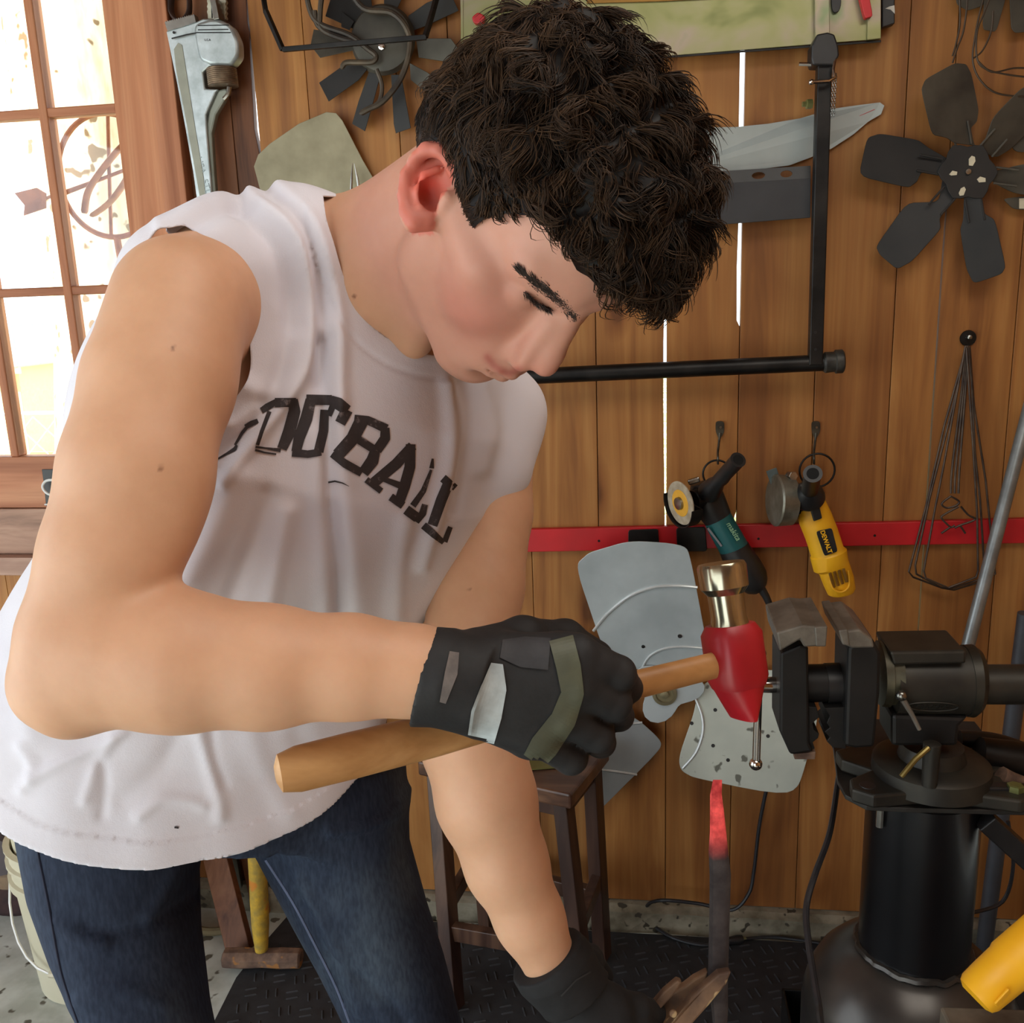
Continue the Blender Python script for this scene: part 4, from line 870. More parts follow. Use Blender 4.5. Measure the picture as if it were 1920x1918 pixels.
# jaws: front profile plus depth
vp([(1463, 1225), (1500, 1210), (1516, 1212), (1518, 1395), (1525, 1410), (1482, 1416), (1462, 1372)], yf+.02, yb-.02).build('moving_jaw_body', vd, VZ, bevel=.004)
b = MB(); b.prism([V_(x, y, yf) for x, y in ((1456, 1186), (1505, 1172), (1549, 1176), (1546, 1212), (1508, 1214), (1500, 1200), (1462, 1222))], (0, yb-yf, 0)); b.build('moving_jaw_head', vj, VZ, bevel=.003)
b = MB(); b.prism([V_(x, y, yf-.002) for x, y in ((1527, 1176), (1552, 1174), (1549, 1213), (1530, 1213))], (0, yb-yf+.004, 0)); b.build('jaw_insert', vj, VZ, bevel=.002)
vp([(1590, 1214), (1632, 1190), (1652, 1225), (1650, 1300), (1640, 1402), (1604, 1404), (1584, 1400)], yf+.015, yb-.02).build('fixed_jaw_body', vd, VZ, bevel=.005)
b = MB(); b.prism([V_(x, y, yf) for x, y in ((1575, 1184), (1612, 1180), (1636, 1198), (1640, 1215), (1598, 1216), (1580, 1208))], (0, yb-yf, 0)); b.build('fixed_jaw_head', vj, VZ, bevel=.003)
b = MB(); b.prism([V_(x, y, yf-.002) for x, y in ((1572, 1182), (1590, 1180), (1594, 1212), (1580, 1209))], (0, yb-yf+.004, 0)); b.build('jaw_insert', vj, VZ, bevel=.002)
MB().tube([V_(1505, 1281, YV-.01), V_(1640, 1279, YV-.01)], [.029, .029], 28).build('slide', vd, VZ, smooth=True)
MB().tube([V_(1548, 1281, YV-.01), V_(1600, 1280, YV-.01)], [.031, .031], 28).build('slide_sleeve', M['black'], VZ, smooth=True)
tz = [(1516, 1325), (1531, 1326), (1537, 1344), (1524, 1356), (1526, 1368), (1536, 1376), (1534, 1384), (1524, 1392), (1528, 1404), (1516, 1405)]
vp(tz, yf+.03, yb-.03).build('pipe_jaw', vd, VZ, bevel=.001)
tz = [(1586, 1326), (1546, 1328), (1556, 1342), (1550, 1356), (1556, 1364), (1546, 1372), (1556, 1382), (1550, 1390), (1562, 1402), (1586, 1404)]
vp(tz, yf+.03, yb-.03).build('pipe_jaw', vd, VZ, bevel=.001)
vp([(1488, 1414), (1530, 1410), (1528, 1424), (1490, 1424)], yf+.03, yb-.03).build('jaw_screw_plate', rustm, VZ, bevel=.001)
MB().tube([V_(1648, 1262, YV), V_(1662, 1262, YV), V_(1664, 1262, YV), V_(1682, 1262, YV)], [.050, .052, .047, .050], 40).build('collar', mat('brassy_iron', (82, 76, 58), .42, .6, rgb2=(52, 48, 38), scale=20), VZ, smooth=True)
MB().tube([V_(1672, 1275, YV), V_(1810, 1275, YV)], [.052, .052], 40).build('barrel', vm, VZ, smooth=True)
b = MB(); b.prism([V_(x, y, YV-.045) for x, y in ((1668, 1222), (1812, 1220), (1812, 1245), (1676, 1248))], (0, .09, 0)); b.build('anvil_block', vm, VZ, bevel=.004)
MB().tube([V_(1808, 1276, YV), V_(1822, 1276, YV), V_(1832, 1277, YV), V_(1838, 1277, YV)], [.054, .055, .049, .036], 40).build('end_cap', mat('cap_iron', (58, 54, 44), .45, .5, rgb2=(40, 38, 34), scale=14), VZ, smooth=True)
MB().tube([V_(1834, 1283, YV), V_(1980, 1283, YV)], .030, 28).build('slide_bar', vm, VZ, smooth=True)
# cast oval emblem following the barrel
pe = V_(1750, 1298, YV-.047); ez = np.array([0, -.86, -.5]); 
ea = np.array([1., 0, 0]); eb = nrm([0, -.42, .9]); ez = np.cross(ea, eb)
if ez[1] > 0: ez = -ez
pe = np.array([V_(1752, 1296, YV-.05)[0], YV, V_(1750, 1275, YV)[2]])+nrm([0, -.90, -.42])*.0525; eb = nrm([0, -.42, .90]); 
b = MB(); b.tube([pe+ea*.036*math.cos(t)+eb*.0095*math.sin(t) for t in np.linspace(0, 2*math.pi, 40, endpoint=False)], .0012, 6, closed=True); b.build('emblem_rim', vm, VZ, smooth=True)
text_mesh('OLYMPIC', .0115, pe, ea, eb, .0012, 'embossed_lettering', vm, VZ, shear=.25)
b = MB(); lw, lh = .039, .024; pe2 = pe+np.array([0, .004, -.008])
b.prism([V_(x, y, YV-.040) for x, y in ((1672, 1340), (1818, 1345), (1800, 1362), (1796, 1400), (1672, 1400))], (0, .08, 0)); b.build('neck', vd, VZ, bevel=.006)
cs = w(1748, 1400, YV); cs = np.array([cs[0], YV, 0])
zn = V_(1748, 1398, YV)[2]
MB().lathe((cs[0], YV, PLZ+.012), (0, 0, 1), [(0, .088), (.028, .086), (.034, .078), (.036, .05), (zn-PLZ-.01, .045)], 48).build('swivel_base', vm, VZ, smooth=True)
for sx_, sy_ in ((-1, -1), (1, -1), (-1, 1), (1, 1)):
    d_ = nrm([sx_*1.15, sy_*.55, 0]); p_ = nrm([-d_[1], d_[0], 0]); c = np.array([cs[0], YV, PLZ+.001])
    MB().prism([c+d_*.05+p_*.045, c+d_*.128+p_*.028, c+d_*.145, c+d_*.128-p_*.028, c+d_*.05-p_*.045], (0, 0, .022)).build('base_lug', vm, VZ, bevel=.004)
for sx_, sy_ in ((-1, -1), (1, -1)):
    d_ = nrm([sx_*1.15, sy_*.55, 0]); c = np.array([cs[0], YV, PLZ+.023])+d_*.117
    MB().lathe(c, (0, 0, 1), [(0, .012), (.001, .0115)] if sx_ < 0 else [(0, .012), (.009, .012), (.010, .009)], 6 if sx_ > 0 else 20).build('base_bolt', M['black'] if sx_ < 0 else zinc, VZ)
lk = V_(1748, 1392, YV-.075); lk0 = np.array([lk[0], lk[1], PLZ+.04]); MB().lathe(lk0, (0, 0, 1), [(0, .011), (lk[2]-lk0[2]-.002, .0125), (lk[2]-lk0[2], .009)], 18).build('swivel_lock', vm, VZ, smooth=True)
MB().tube([V_(1741, 1402, YV-.085), V_(1716, 1424, YV-.095), V_(1690, 1456, YV-.10)], [.0042, .0042, .0038], 10).build('lock_handle', mat('brass_rod', (130, 112, 62), .35, .7), VZ, smooth=True)
MB().ball(V_(1690, 1304, YV-.065), .0085, 14).build('lever_ball', M['steel'], VZ, smooth=True)
MB().tube([V_(1693, 1312, YV-.066), V_(1710, 1340, YV-.068), V_(1724, 1368, YV-.07)], [.0045, .0036, .003], 8).build('clamp_lever', vj, VZ, smooth=True)
MB().tube([V_(1462, 1284, YV-.012), V_(1448, 1284, YV-.012), V_(1428, 1284, YV-.012), V_(1408, 1284, YV-.012)], [.011, .0125, .012, .015], 24).build('lead_screw', M['chrome'], VZ, smooth=True)
MB().tube([V_(1424, 1230, YV-.016), V_(1418, 1425, YV-.016)], .0062, 14).build('tommy_bar', M['chrome'], VZ, smooth=True)
MB().ball(V_(1417, 1432, YV-.016), .0105, 14).build('bar_end_ball', M['chrome'], VZ, smooth=True)
MB().ball(V_(1424, 1226, YV-.016), .0105, 14).build('bar_end_ball', M['chrome'], VZ, smooth=True)

# cables
cab = mat('cable', (40, 40, 44), .45, rgb2=(30, 30, 33), scale=20)
L1 = [w(1458, 1170, -.058), w(1465, 1260, -.05), w(1462, 1360, -.055), w(1448, 1430, -.06), w(1425, 1540, -.05), w(1414, 1630, -.05), w(1404, 1675, -.055), w(1372, 1706, -.06), w(1310, 1694, -.05), w(1240, 1688, -.05), fl(1212, 1700, .06), fl(1218, 1728, .017), fl(1262, 1758, .017), fl(1325, 1772, .017), fl(1385, 1762, .017)]
MB().tube(spline(L1, 8), .0042, 8).build('power_cord', cab, g1, smooth=True)
pgp = thing('cord_plug', 'small black plug joined to a cord on the mat by the wall', 'plug', fl(1385, 1765, .02))
b = MB(); b.tube([fl(1366, 1764, .022), fl(1382, 1762, .022), fl(1392, 1760, .022)], [.008, .011, .009], 12); b.build('body', M['black'], pgp, smooth=True)
MB().bar(fl(1392, 1760, .024), fl(1399, 1759, .024), .006, .003).build('prong', zinc, pgp)
o = MB().tube(spline([fl(1396, 1760, .018), fl(1450, 1757, .016), fl(1510, 1764, .016), fl(1560, 1772, .016)], 6), .0036, 8).build('cord', cab, pgp, smooth=True)
o = MB().tube(spline([w(1580, 1420, -.45), w(1572, 1460, -.5), w(1556, 1560, -.6), w(1528, 1640, -.7), w(1512, 1700, -.75), w(1515, 1760, -.8), w(1524, 1820, -.85), w(1534, 1880, -.9), w(1550, 1960, -.95), fl(1600, 2050, .02)], 8), .0048, 8).build('hanging_cable', cab, vs, smooth=True)
o = MB().tube(spline([w(1890, 1540, -.4), w(1900, 1620, -.4), w(1880, 1690, -.4), w(1820, 1712, -.42)], 6), .0035, 8).build('side_cable', cab, vs, smooth=True)

# square steel box on the mat at the bottom
sb = thing('square_tube_offcut', 'black open steel square tube lying on the mat beside the tank', 'steel tube', fl(1500, 1900, .011))
zq = .16; zq2 = .11
P = lambda x, y, z: fl(x, y, z)
a, b_, c, d = P(1466, 1852, zq), P(1552, 1852, zq), P(1560, 1918, zq), P(1462, 1918, zq)
bx0 = MB()
X0, X1, Y0, Y1 = a[0], b_[0]+.03, c[1]-.02, a[1]
for (x0, x1, y0, y1) in ((X0, X1, Y1-.005, Y1), (X0, X0+.005, Y0, Y1), (X1-.005, X1, Y0, Y1), (X0, X1, Y0, Y0+.005)): bx0.box(((x0+x1)/2, (y0+y1)/2, (.012+zq)/2), (x1-x0, y1-y0, zq-.012))
bx0.build('tube', M['blackmet'], sb, bevel=.0015)

# anvil at the lower right with a yellow tool on it
AZ = .70
A0 = fl(1762, 1886, AZ); A1 = fl(1960, 1893, AZ); ad = nrm(A1-A0); an = np.array([ad[1], -ad[0], 0]); 
if an[1] > 0: an = -an
av = thing('anvil', 'grey-brown steel anvil face at the bottom right corner', 'anvil', np.array([A0[0]+.2, A0[1]-.06, .011]))
avm = mat('anvil_steel', (128, 120, 106), .55, .2, rgb2=(84, 78, 68), scale=16)
MB().prism([A0, A0+ad*.42, A0+ad*.42+an*.13, A0+an*.13], (0, 0, -.07)).build('face', avm, av, bevel=.003)
c = A0+ad*.21+an*.065; b = MB()
for z0, z1, lx, ly in ((AZ-.15, AZ-.07, .12, .09), (AZ-.24, AZ-.15, .26, .14)): b.box((c[0], c[1], (z0+z1)/2), (lx, ly, z1-z0))
b.build('waist', avm, av, bevel=.008)
MB().lathe((c[0], c[1], .011), (0, 0, 1), [(0, .17), (AZ-.24-.011, .165)], 32).build('wood_block', brd, av, smooth=True)
yg = thing('yellow_tool', 'bright yellow plastic power tool lying across the anvil corner', 'power tool', dp(1880, 1810, 1.0))
P = [dp(x, y, d) for x, y, d in ((1826, 1871, .95), (1830, 1867, .95), (1838, 1860, .95), (1860, 1840, .955), (1892, 1812, .96), (1898, 1807, .96), (2000, 1722, .98))]
MB().tube(P, [.014, .020, .0225, .0235, .0245, .0262, .028], 32, flat=.9).build('housing', yel, yg, smooth=True)
b = MB(); b.bar(dp(1866, 1884, .926), dp(1892, 1856, .93), .003, .006); b.build('rib', yel, yg, bevel=.001)
b = MB(); b.tube([dp(1918, 1848, .945), dp(1960, 1806, .95)], .009, 10); b.build('side_rib', yel, yg, smooth=True)
# ------------------------------------------------------------------ signed distance modelling (camera-aligned frame, metres)
class Field:
    def __init__(s, lo, hi, h):
        s.o = np.array(lo, np.float32); s.h = h; s.n = np.ceil((np.array(hi)-np.array(lo))/h).astype(int)+1
        s.V = np.full(tuple(s.n), .5, np.float32)
    def win(s, lo, hi):
        a = np.clip(np.floor((np.array(lo)-s.o)/s.h).astype(int), 0, s.n); b = np.clip(np.ceil((np.array(hi)-s.o)/s.h).astype(int)+1, 0, s.n)
        if np.any(b <= a): return None
        sl = tuple(slice(a[i], b[i]) for i in range(3))
        g = [(s.o[i]+s.h*np.arange(a[i], b[i], dtype=np.float32)) for i in range(3)]
        return sl, g[0][:, None, None], g[1][None, :, None], g[2][None, None, :]
    def op(s, fn, lo, hi, k=.01, mode='u'):
        W = s.win(np.array(lo)-k-.006, np.array(hi)+k+.006)
        if W is None: return
        sl, x, y, z = W; d = fn(x, y, z).astype(np.float32); a = s.V[sl]
        if mode == 'u': t = np.clip(.5+.5*(a-d)/k, 0, 1); s.V[sl] = a+(d-a)*t-k*t*(1-t)
        else:
            d = -d; t = np.clip(.5+.5*(d-a)/k, 0, 1); s.V[sl] = a+(d-a)*t+k*t*(1-t)
    def cone(s, p, r1, q_, r2, k=.01, mode='u'):
        p = np.array(p, np.float32); q_ = np.array(q_, np.float32); ab = q_-p; L = float(ab@ab)+1e-12
        def fn(x, y, z):
            t = np.clip(((x-p[0])*ab[0]+(y-p[1])*ab[1]+(z-p[2])*ab[2])/L, 0, 1)
            return np.sqrt((x-p[0]-t*ab[0])**2+(y-p[1]-t*ab[1])**2+(z-p[2]-t*ab[2])**2)-(r1+t*(r2-r1))
        R_ = max(r1, r2); s.op(fn, np.minimum(p, q_)-R_, np.maximum(p, q_)+R_, k, mode)
    def ell(s, c, r, R_=None, k=.01, mode='u'):
        c = np.array(c, np.float32); r = np.array(r, np.float32); R_ = np.eye(3) if R_ is None else R_; m = float(r.max())
        def fn(x, y, z):
            X_, Y_, Z_ = x-c[0], y-c[1], z-c[2]
            l = [(X_*R_[0, i]+Y_*R_[1, i]+Z_*R_[2, i]) for i in range(3)]
            k0 = np.sqrt((l[0]/r[0])**2+(l[1]/r[1])**2+(l[2]/r[2])**2); k1 = np.sqrt((l[0]/r[0]**2)**2+(l[1]/r[1]**2)**2+(l[2]/r[2]**2)**2)+1e-9
            return k0*(k0-1)/k1
        s.op(fn, c-m, c+m, k, mode)
    def chain(s, P, r, k=.006, mode='u'):
        rs = r if hasattr(r, '__len__') else [r]*len(P)
        for i in range(len(P)-1): s.cone(P[i], rs[i], P[i+1], rs[i+1], k, mode)
    def loft(s, N, st, k=.01, shrink=0, e=2.0, pad=.05):     # st: (centre, a, b, phi) along N
        N = nrm(N); c0 = np.array(st[0][0]); T = np.array([np.dot(np.array(c)-c0, N) for c, *_ in st]); od = np.argsort(T); T = T[od]
        Cn = np.array([st[i][0] for i in od]); A = np.array([st[i][1] for i in od])-shrink; B = np.array([st[i][2] for i in od])-shrink; Ph = np.radians([st[i][3] for i in od])
        e1 = nrm(np.cross(N, [0, 0, 1.])); e2 = np.cross(N, e1)
        if e1[0] < 0: e1 = -e1
        if e2[2] > 0: e2 = -e2           # e2 away from camera
        def fn(x, y, z):
            t = (x-c0[0])*N[0]+(y-c0[1])*N[1]+(z-c0[2])*N[2]
            g = lambda v: np.interp(t, T, v).astype(np.float32)
            cx, cy, cz = g(Cn[:, 0]), g(Cn[:, 1]), g(Cn[:, 2]); tc = g(T)
            X_, Y_, Z_ = x-cx, y-cy, z-cz; u = X_*e1[0]+Y_*e1[1]+Z_*e1[2]; v = X_*e2[0]+Y_*e2[1]+Z_*e2[2]
            ph = g(Ph); c_, s_ = np.cos(ph), np.sin(ph); uu = u*c_+v*s_; vv = -u*s_+v*c_
            a, b = g(A), g(B); n = (np.abs(uu/a)**e+np.abs(vv/b)**e)**(1/e)
            d = (n-1)*np.minimum(a, b)*(.6+.4*np.minimum(1, np.maximum(a, b)/np.minimum(a, b)))
            over = np.maximum(t-T[-1], T[0]-t); return np.maximum(d, over)
        m = max(A.max(), B.max())+pad; s.op(fn, Cn.min(0)-m, Cn.max(0)+m, k)
    def mesh(s, relax=2):
        V = s.V; S = V < 0; cnt = np.zeros(tuple(s.n-1), np.int8)
        cs = [(i, j, k) for i in (0, 1) for j in (0, 1) for k in (0, 1)]
        for i, j, k in cs: cnt += S[i:s.n[0]-1+i, j:s.n[1]-1+j, k:s.n[2]-1+k]
        act = (cnt > 0) & (cnt < 8); del cnt; I = np.argwhere(act).astype(np.int32)
        vals = np.stack([V[I[:, 0]+i, I[:, 1]+j, I[:, 2]+k] for i, j, k in cs], 1)
        ca = np.array(cs, np.float32); pos = np.zeros((len(I), 3), np.float32); num = np.zeros(len(I), np.float32)
        for a in range(8):
            for b in range(a+1, 8):
                if np.abs(ca[a]-ca[b]).sum() != 1: continue
                va, vb = vals[:, a], vals[:, b]; m = (va < 0) != (vb < 0); t = np.where(m, va/(va-vb+1e-12), 0)
                pos += m[:, None]*(ca[a]+t[:, None]*(ca[b]-ca[a])); num += m
        P = (I+pos/num[:, None])*s.h+s.o
        idm = np.full(tuple(s.n-1), -1, np.int32); idm[I[:, 0], I[:, 1], I[:, 2]] = np.arange(len(I)); Q = []
        for ax in range(3):
            sh = [slice(0, None)]*3; a0 = [slice(None)]*3; a1 = [slice(None)]*3; a0[ax] = slice(0, -1); a1[ax] = slice(1, None)
            d = S[tuple(a0)] != S[tuple(a1)]; E = np.argwhere(d); o1, o2 = [(1, 2), (2, 0), (0, 1)][ax]
            ok = (E[:, o1] > 0) & (E[:, o2] > 0) & (E[:, o1] < s.n[o1]-1) & (E[:, o2] < s.n[o2]-1); E = E[ok]
            inside = S[tuple(a0)][E[:, 0], E[:, 1], E[:, 2]]
            def g(d1, d2):
                F = E.copy(); F[:, o1] -= d1; F[:, o2] -= d2; return idm[F[:, 0], F[:, 1], F[:, 2]]
            q4 = np.stack([g(1, 1), g(0, 1), g(0, 0), g(1, 0)], 1); q4[~inside] = q4[~inside][:, ::-1]; Q.append(q4)
        Q = np.concatenate(Q); Q = Q[(Q >= 0).all(1)]
        del idm, S
        return P.astype(np.float64), Q
def vnorm(P, Q):
    n = np.cross(P[Q[:, 2]]-P[Q[:, 0]], P[Q[:, 3]]-P[Q[:, 1]]) if Q.shape[1] == 4 else np.cross(P[Q[:, 1]]-P[Q[:, 0]], P[Q[:, 2]]-P[Q[:, 0]])
    N = np.zeros_like(P)
    for k in range(Q.shape[1]): np.add.at(N, Q[:, k], n)
    return N/(np.linalg.norm(N, axis=1, keepdims=True)+1e-12)
def relax(P, Q, it=2, lam=.5, mu=-.52):
    E = np.concatenate([Q[:, [i, (i+1) % Q.shape[1]]] for i in range(Q.shape[1])]); deg = np.bincount(E.ravel(), minlength=len(P)).astype(float)+1e-9
    for i in range(it):
        for l in (lam, mu):
            A = np.stack([np.bincount(E[:, 0], P[E[:, 1], c], len(P))+np.bincount(E[:, 1], P[E[:, 0], c], len(P)) for c in range(3)], 1)/deg[:, None]
            P = P+l*(A-P)
    return P
def keep_big(P, Q):
    lab = np.arange(len(P))
    for _ in range(400):
        m = lab[Q].min(1); new = lab.copy()
        for k in range(Q.shape[1]): np.minimum.at(new, Q[:, k], m)
        new = new[new]
        if (new == lab).all(): break
        lab = new
    big = np.bincount(lab[Q[:, 0]]).argmax(); Q = Q[lab[Q[:, 0]] == big]; used = np.zeros(len(P), bool); used[Q] = True; mp = np.cumsum(used)-1
    return P[used], mp[Q]
def tri(Q): return Q if Q.shape[1] == 3 else np.concatenate([Q[:, [0, 1, 2]], Q[:, [0, 2, 3]]])
def clip(P, T, g):                                # keep g > 0, cut exactly
    T = tri(T); keep = g > 0; c = keep[T].sum(1); out = [T[c == 3]]; P2 = [P]; base = len(P); cache = {}; newp = []; nt_ = []
    def mid(a, b):
        nonlocal base
        k = (a, b) if a < b else (b, a)
        if k not in cache:
            t = g[a]/(g[a]-g[b]); newp.append(P[a]+t*(P[b]-P[a])); cache[k] = base; base += 1
        return cache[k]
    for t in T[(c == 1) | (c == 2)]:
        t = [int(v) for v in t]; k = [keep[v] for v in t]
        while not ((sum(k) == 1 and k[0]) or (sum(k) == 2 and not k[2])): t = t[1:]+t[:1]; k = k[1:]+k[:1]
        a, b, c_ = t
        if sum(k) == 1: nt_.append((a, mid(a, b), mid(a, c_)))
        else:
            m1, m2 = mid(b, c_), mid(a, c_); nt_ += [(a, b, m1), (a, m1, m2)]
    if newp: P2.append(np.array(newp))
    if nt_: out.append(np.array(nt_))
    P = np.concatenate(P2); T = np.concatenate(out); used = np.zeros(len(P), bool); used[T] = True; mp = np.cumsum(used)-1
    return P[used], mp[T]
def cpx(P): z = -P[:, 2]; return 960+FPX*P[:, 0]/z, 959-FPX*P[:, 1]/z, z
def polydist(x, y, L, closed=True):               # signed distance in pixels (negative inside), plain distance when open
    L = np.array(L, float); d = np.full(x.shape, 1e9); ins = np.zeros(x.shape, bool); m = len(L)
    for i in range(m if closed else m-1):
        a, b = L[i], L[(i+1) % m]; ab = b-a; t = np.clip(((x-a[0])*ab[0]+(y-a[1])*ab[1])/(ab@ab+1e-9), 0, 1)
        d = np.minimum(d, np.hypot(x-a[0]-t*ab[0], y-a[1]-t*ab[1]))
        if closed:
            c = ((a[1] > y) != (b[1] > y)) & (x < (b[0]-a[0])*(y-a[1])/(b[1]-a[1]+1e-12)+a[0]); ins ^= c
    return np.where(ins, -d, d) if closed else d
def sp2(L, n=6): return [tuple(p) for p in spline([np.array(p, float) for p in L], n)]
def setcol(me, name, C):
    a = me.color_attributes.new(name, 'FLOAT_COLOR', 'POINT'); C4 = np.ones((len(C), 4), np.float32); C4[:, :3] = C; a.data.foreach_set('color', C4.ravel())
def body_obj(name, P, Q, m, parent, **kw):
    me = bpy.data.meshes.new(name); fast_mesh(me, c2w(P), Q); return link(name, me, m, parent, smooth='all', **kw)
def bvh(P, Q): return BVHTree.FromPolygons([tuple(p) for p in P], [tuple(int(i) for i in f) for f in Q])

# head frame from a fit to the face landmarks (x forward, y to his left, z up)
HM = np.array([[.2594671, .7574678, .5990988], [-.9506100, .0908967, .2967801], [.1703453, -.6465140, .7436412]])
HO = np.array([.0062265, .2269047, -.7108117])
hd_ = lambda x, y, z: HO+HM@np.array([x, y, z])
inh = lambda P: (P-HO)@HM

# arms, torso and legs (camera frame)
arm_r = [(q(336, 580, .715), .051), (q(298, 720, .68), .0520), (q(256, 880, .66), .0505), (q(210, 1040, .65), .0465), (q(158, 1195, .645), .0425), (q(142, 1258, .645), .0375)]
fore_r = [(q(142, 1262, .645), .0360), (q(240, 1234, .645), .0445), (q(340, 1240, .645), .0465), (q(500, 1250, .65), .0410), (q(660, 1250, .655), .0345), (q(780, 1258, .658), .0300), (q(860, 1270, .66), .027)]
arm_l = [(q(915, 800, 1.00), .050), (q(905, 960, .96), .0505), (q(892, 1100, .93), .0475), (q(872, 1250, .90), .043)]
fore_l = [(q(872, 1250, .90), .043), (q(885, 1380, .885), .0480), (q(912, 1500, .88), .0455), (q(950, 1620, .88), .0375), (q(992, 1720, .885), .0310), (q(1030, 1800, .89), .0275)]
NT = np.array([.364, .908, .209])
torso = [(q(300, 1700, .95), .175, .125, 25), (q(335, 1450, .93), .185, .13, 28), (q(378, 1300, .92), .186, .125, 30), (q(438, 1138, .90), .178, .12, 32), (q(524, 988, .885), .177, .118, 33), (q(582, 856, .87), .186, .115, 33), (q(622, 716, .86), .176, .10, 33), (q(640, 600, .85), .14, .08, 33), (q(665, 530, .845), .08, .06, 33)]
SH = [((q(400, 500, .75), .044), (q(560, 475, .80), .050)), ((q(560, 475, .80), .050), (q(690, 500, .84), .050)), ((q(740, 600, .87), .060), (q(925, 782, .975), .050)), ((q(925, 782, .975), .050), (q(915, 870, .95), .045))]

F = Field((-.42, -.47, -1.14), (.17, .41, -.565), .0023)
F.loft(NT, [(c, a-.03, b_-.03, p_) for c, a, b_, p_ in torso[1:3]]+torso[3:], .02, shrink=.012)
for (a, ra), (b, rb) in SH: F.cone(a, ra-.011, b, rb-.011, .03)
F.cone(hd_(-.03, 0, -.02), .056, q(705, 560, .83), .055, .02)
F.cone(hd_(-.045, 0, -.03), .045, q(620, 500, .84), .045, .03)
F.cone(hd_(.01, -.045, -.045), .018, q(780, 640, .80), .014, .02)
for ch in (arm_r, arm_l, ):
    for i in range(len(ch)-1): F.cone(ch[i][0], ch[i][1], ch[i+1][0], ch[i+1][1], .008)
F.cone(q(350, 560, .71), .042, q(420, 520, .76), .040, .02)
F.ell(q(325, 640, .685), (.040, .064, .036), None, .02)              # deltoid
F.ell(q(315, 900, .655), (.026, .055, .030), None, .015)              # biceps
F.cone(q(420, 620, .78), .045, q(400, 760, .80), .04, .04)           # pectoral fold
for ch in (fore_r, fore_l):
    for i in range(len(ch)-1): F.cone(ch[i][0], ch[i][1]-.001, ch[i+1][0], ch[i+1][1]-.001, .018)
F.cone(q(100, 1290, .65), .024, q(135, 1312, .645), .022, .02)       # elbow point
# head
HMf = HM
def he(c, r, k=.012, mode='u', R_=None): F.ell(hd_(*c), r, HMf if R_ is None else HMf@R_, k, mode)
def hc_(p, r1, q_, r2, k=.01, mode='u'): F.cone(hd_(*p), r1, hd_(*q_), r2, k, mode)
he((-.012, 0, .043), (.094, .073, .084)); he((-.045, 0, .02), (.058, .076, .062), .015); he((.022, 0, .048), (.076, .064, .060)); he((.034, 0, -.02), (.060, .060, .075), .02)
for s_ in (-1, 1):
    hc_((.0, s_*.054, -.03), .018, (.012, s_*.050, -.062), .016, .015); hc_((.012, s_*.050, -.062), .016, (.068, s_*.018, -.094), .018, .02)
    he((.054, s_*.036, -.022), (.030, .026, .032), .02); hc_((.05, s_*.056, .0), .013, (.01, s_*.064, .0), .012, .02)
    hc_((.084, s_*.012, .038), .011, (.068, s_*.046, .040), .011, .014)
    he((.104, s_*.031, .014), (.015, .016, .011), .010, 's'); hc_((.094, s_*.009, .008), .0085, (.105, s_*.011, -.020), .0100, .010)
    he((.0725, s_*.032, .013), (.0135, .0150, .0125), .004)
    he((.107, s_*.0135, -.028), (.0105, .0080, .0090), .006)
    he((.104, s_*.024, -.034), (.004, .004, .012), .008, 's')
he((.078, 0, -.06), (.028, .034, .034), .02); he((.075, 0, -.097), (.020, .022, .018), .014)
hc_((.090, 0, .030), .0085, (.111, 0, -.009), .0090, .008); hc_((.111, 0, -.009), .009, (.115, 0, -.018), .0105, .006)
hc_((.104, 0, -.030), .007, (.100, 0, -.046), .008, .008)
F.chain([hd_(.088, -.022, -.061), hd_(.100, -.011, -.0565), hd_(.1045, 0, -.0575), hd_(.100, .011, -.0565), hd_(.088, .022, -.061)], [.0035, .0058, .0065, .0058, .0035], .004)
F.chain([hd_(.087, -.020, -.066), hd_(.098, -.010, -.0685), hd_(.1015, 0, -.069), hd_(.098, .010, -.0685), hd_(.087, .020, -.066)], [.0035, .0062, .0068, .0062, .0035], .004)
F.chain([hd_(.090, -.026, -.0635), hd_(.1045, -.011, -.0628), hd_(.110, 0, -.0632), hd_(.1045, .011, -.0628), hd_(.090, .026, -.0635)], .0014, .0025, 's')
he((.100, 0, -.080), (.010, .018, .006), .010, 's')
# near ear, traced from its outline at its own depth
eq = lambda x, y, d=.655: q(x, y, d)
F.ell(q(812, 360, .668), (.024, .028, .010), nrm_R if False else np.array([[.96, -.28, 0], [.28, .96, 0], [0, 0, 1.]]), .006)
hel = [(842, 330, .655), (838, 300, .651), (822, 283, .650), (800, 281, .652), (780, 300, .656), (763, 330, .660), (757, 365, .661), (762, 398, .660), (774, 418, .659)]
F.chain([q(*p) for p in hel], [.0032, .0038, .0046, .0050, .0050, .0048, .0044, .0048, .0058], .004)
F.cone(q(775, 416, .660), .0068, q(797, 416, .662), .0070, .005)
F.ell(q(812, 352, .655), (.0125, .0175, .0100), np.array([[.95, -.3, 0], [.3, .95, 0], [0, 0, 1.]]), .006, 's')
F.ell(q(800, 312, .651), (.0100, .0050, .0060), None, .004, 's'); F.ell(q(778, 350, .653), (.0038, .016, .005), np.array([[.97, -.25, 0], [.25, .97, 0], [0, 0, 1.]]), .004, 's')
F.chain([q(820, 318, .657), q(798, 330, .657), q(786, 358, .658), q(790, 390, .659), q(806, 404, .660)], [.003, .0034, .0036, .0036, .0032], .004)
F.cone(q(838, 372, .655), .0055, q(830, 388, .657), .0045, .006)
F.ell(q(806, 366, .662), (.0085, .0120, .0100), None, .004, 's')
he((-.01, .078, 0), (.018, .008, .032), .006)
BP, BQ = F.mesh(); del F
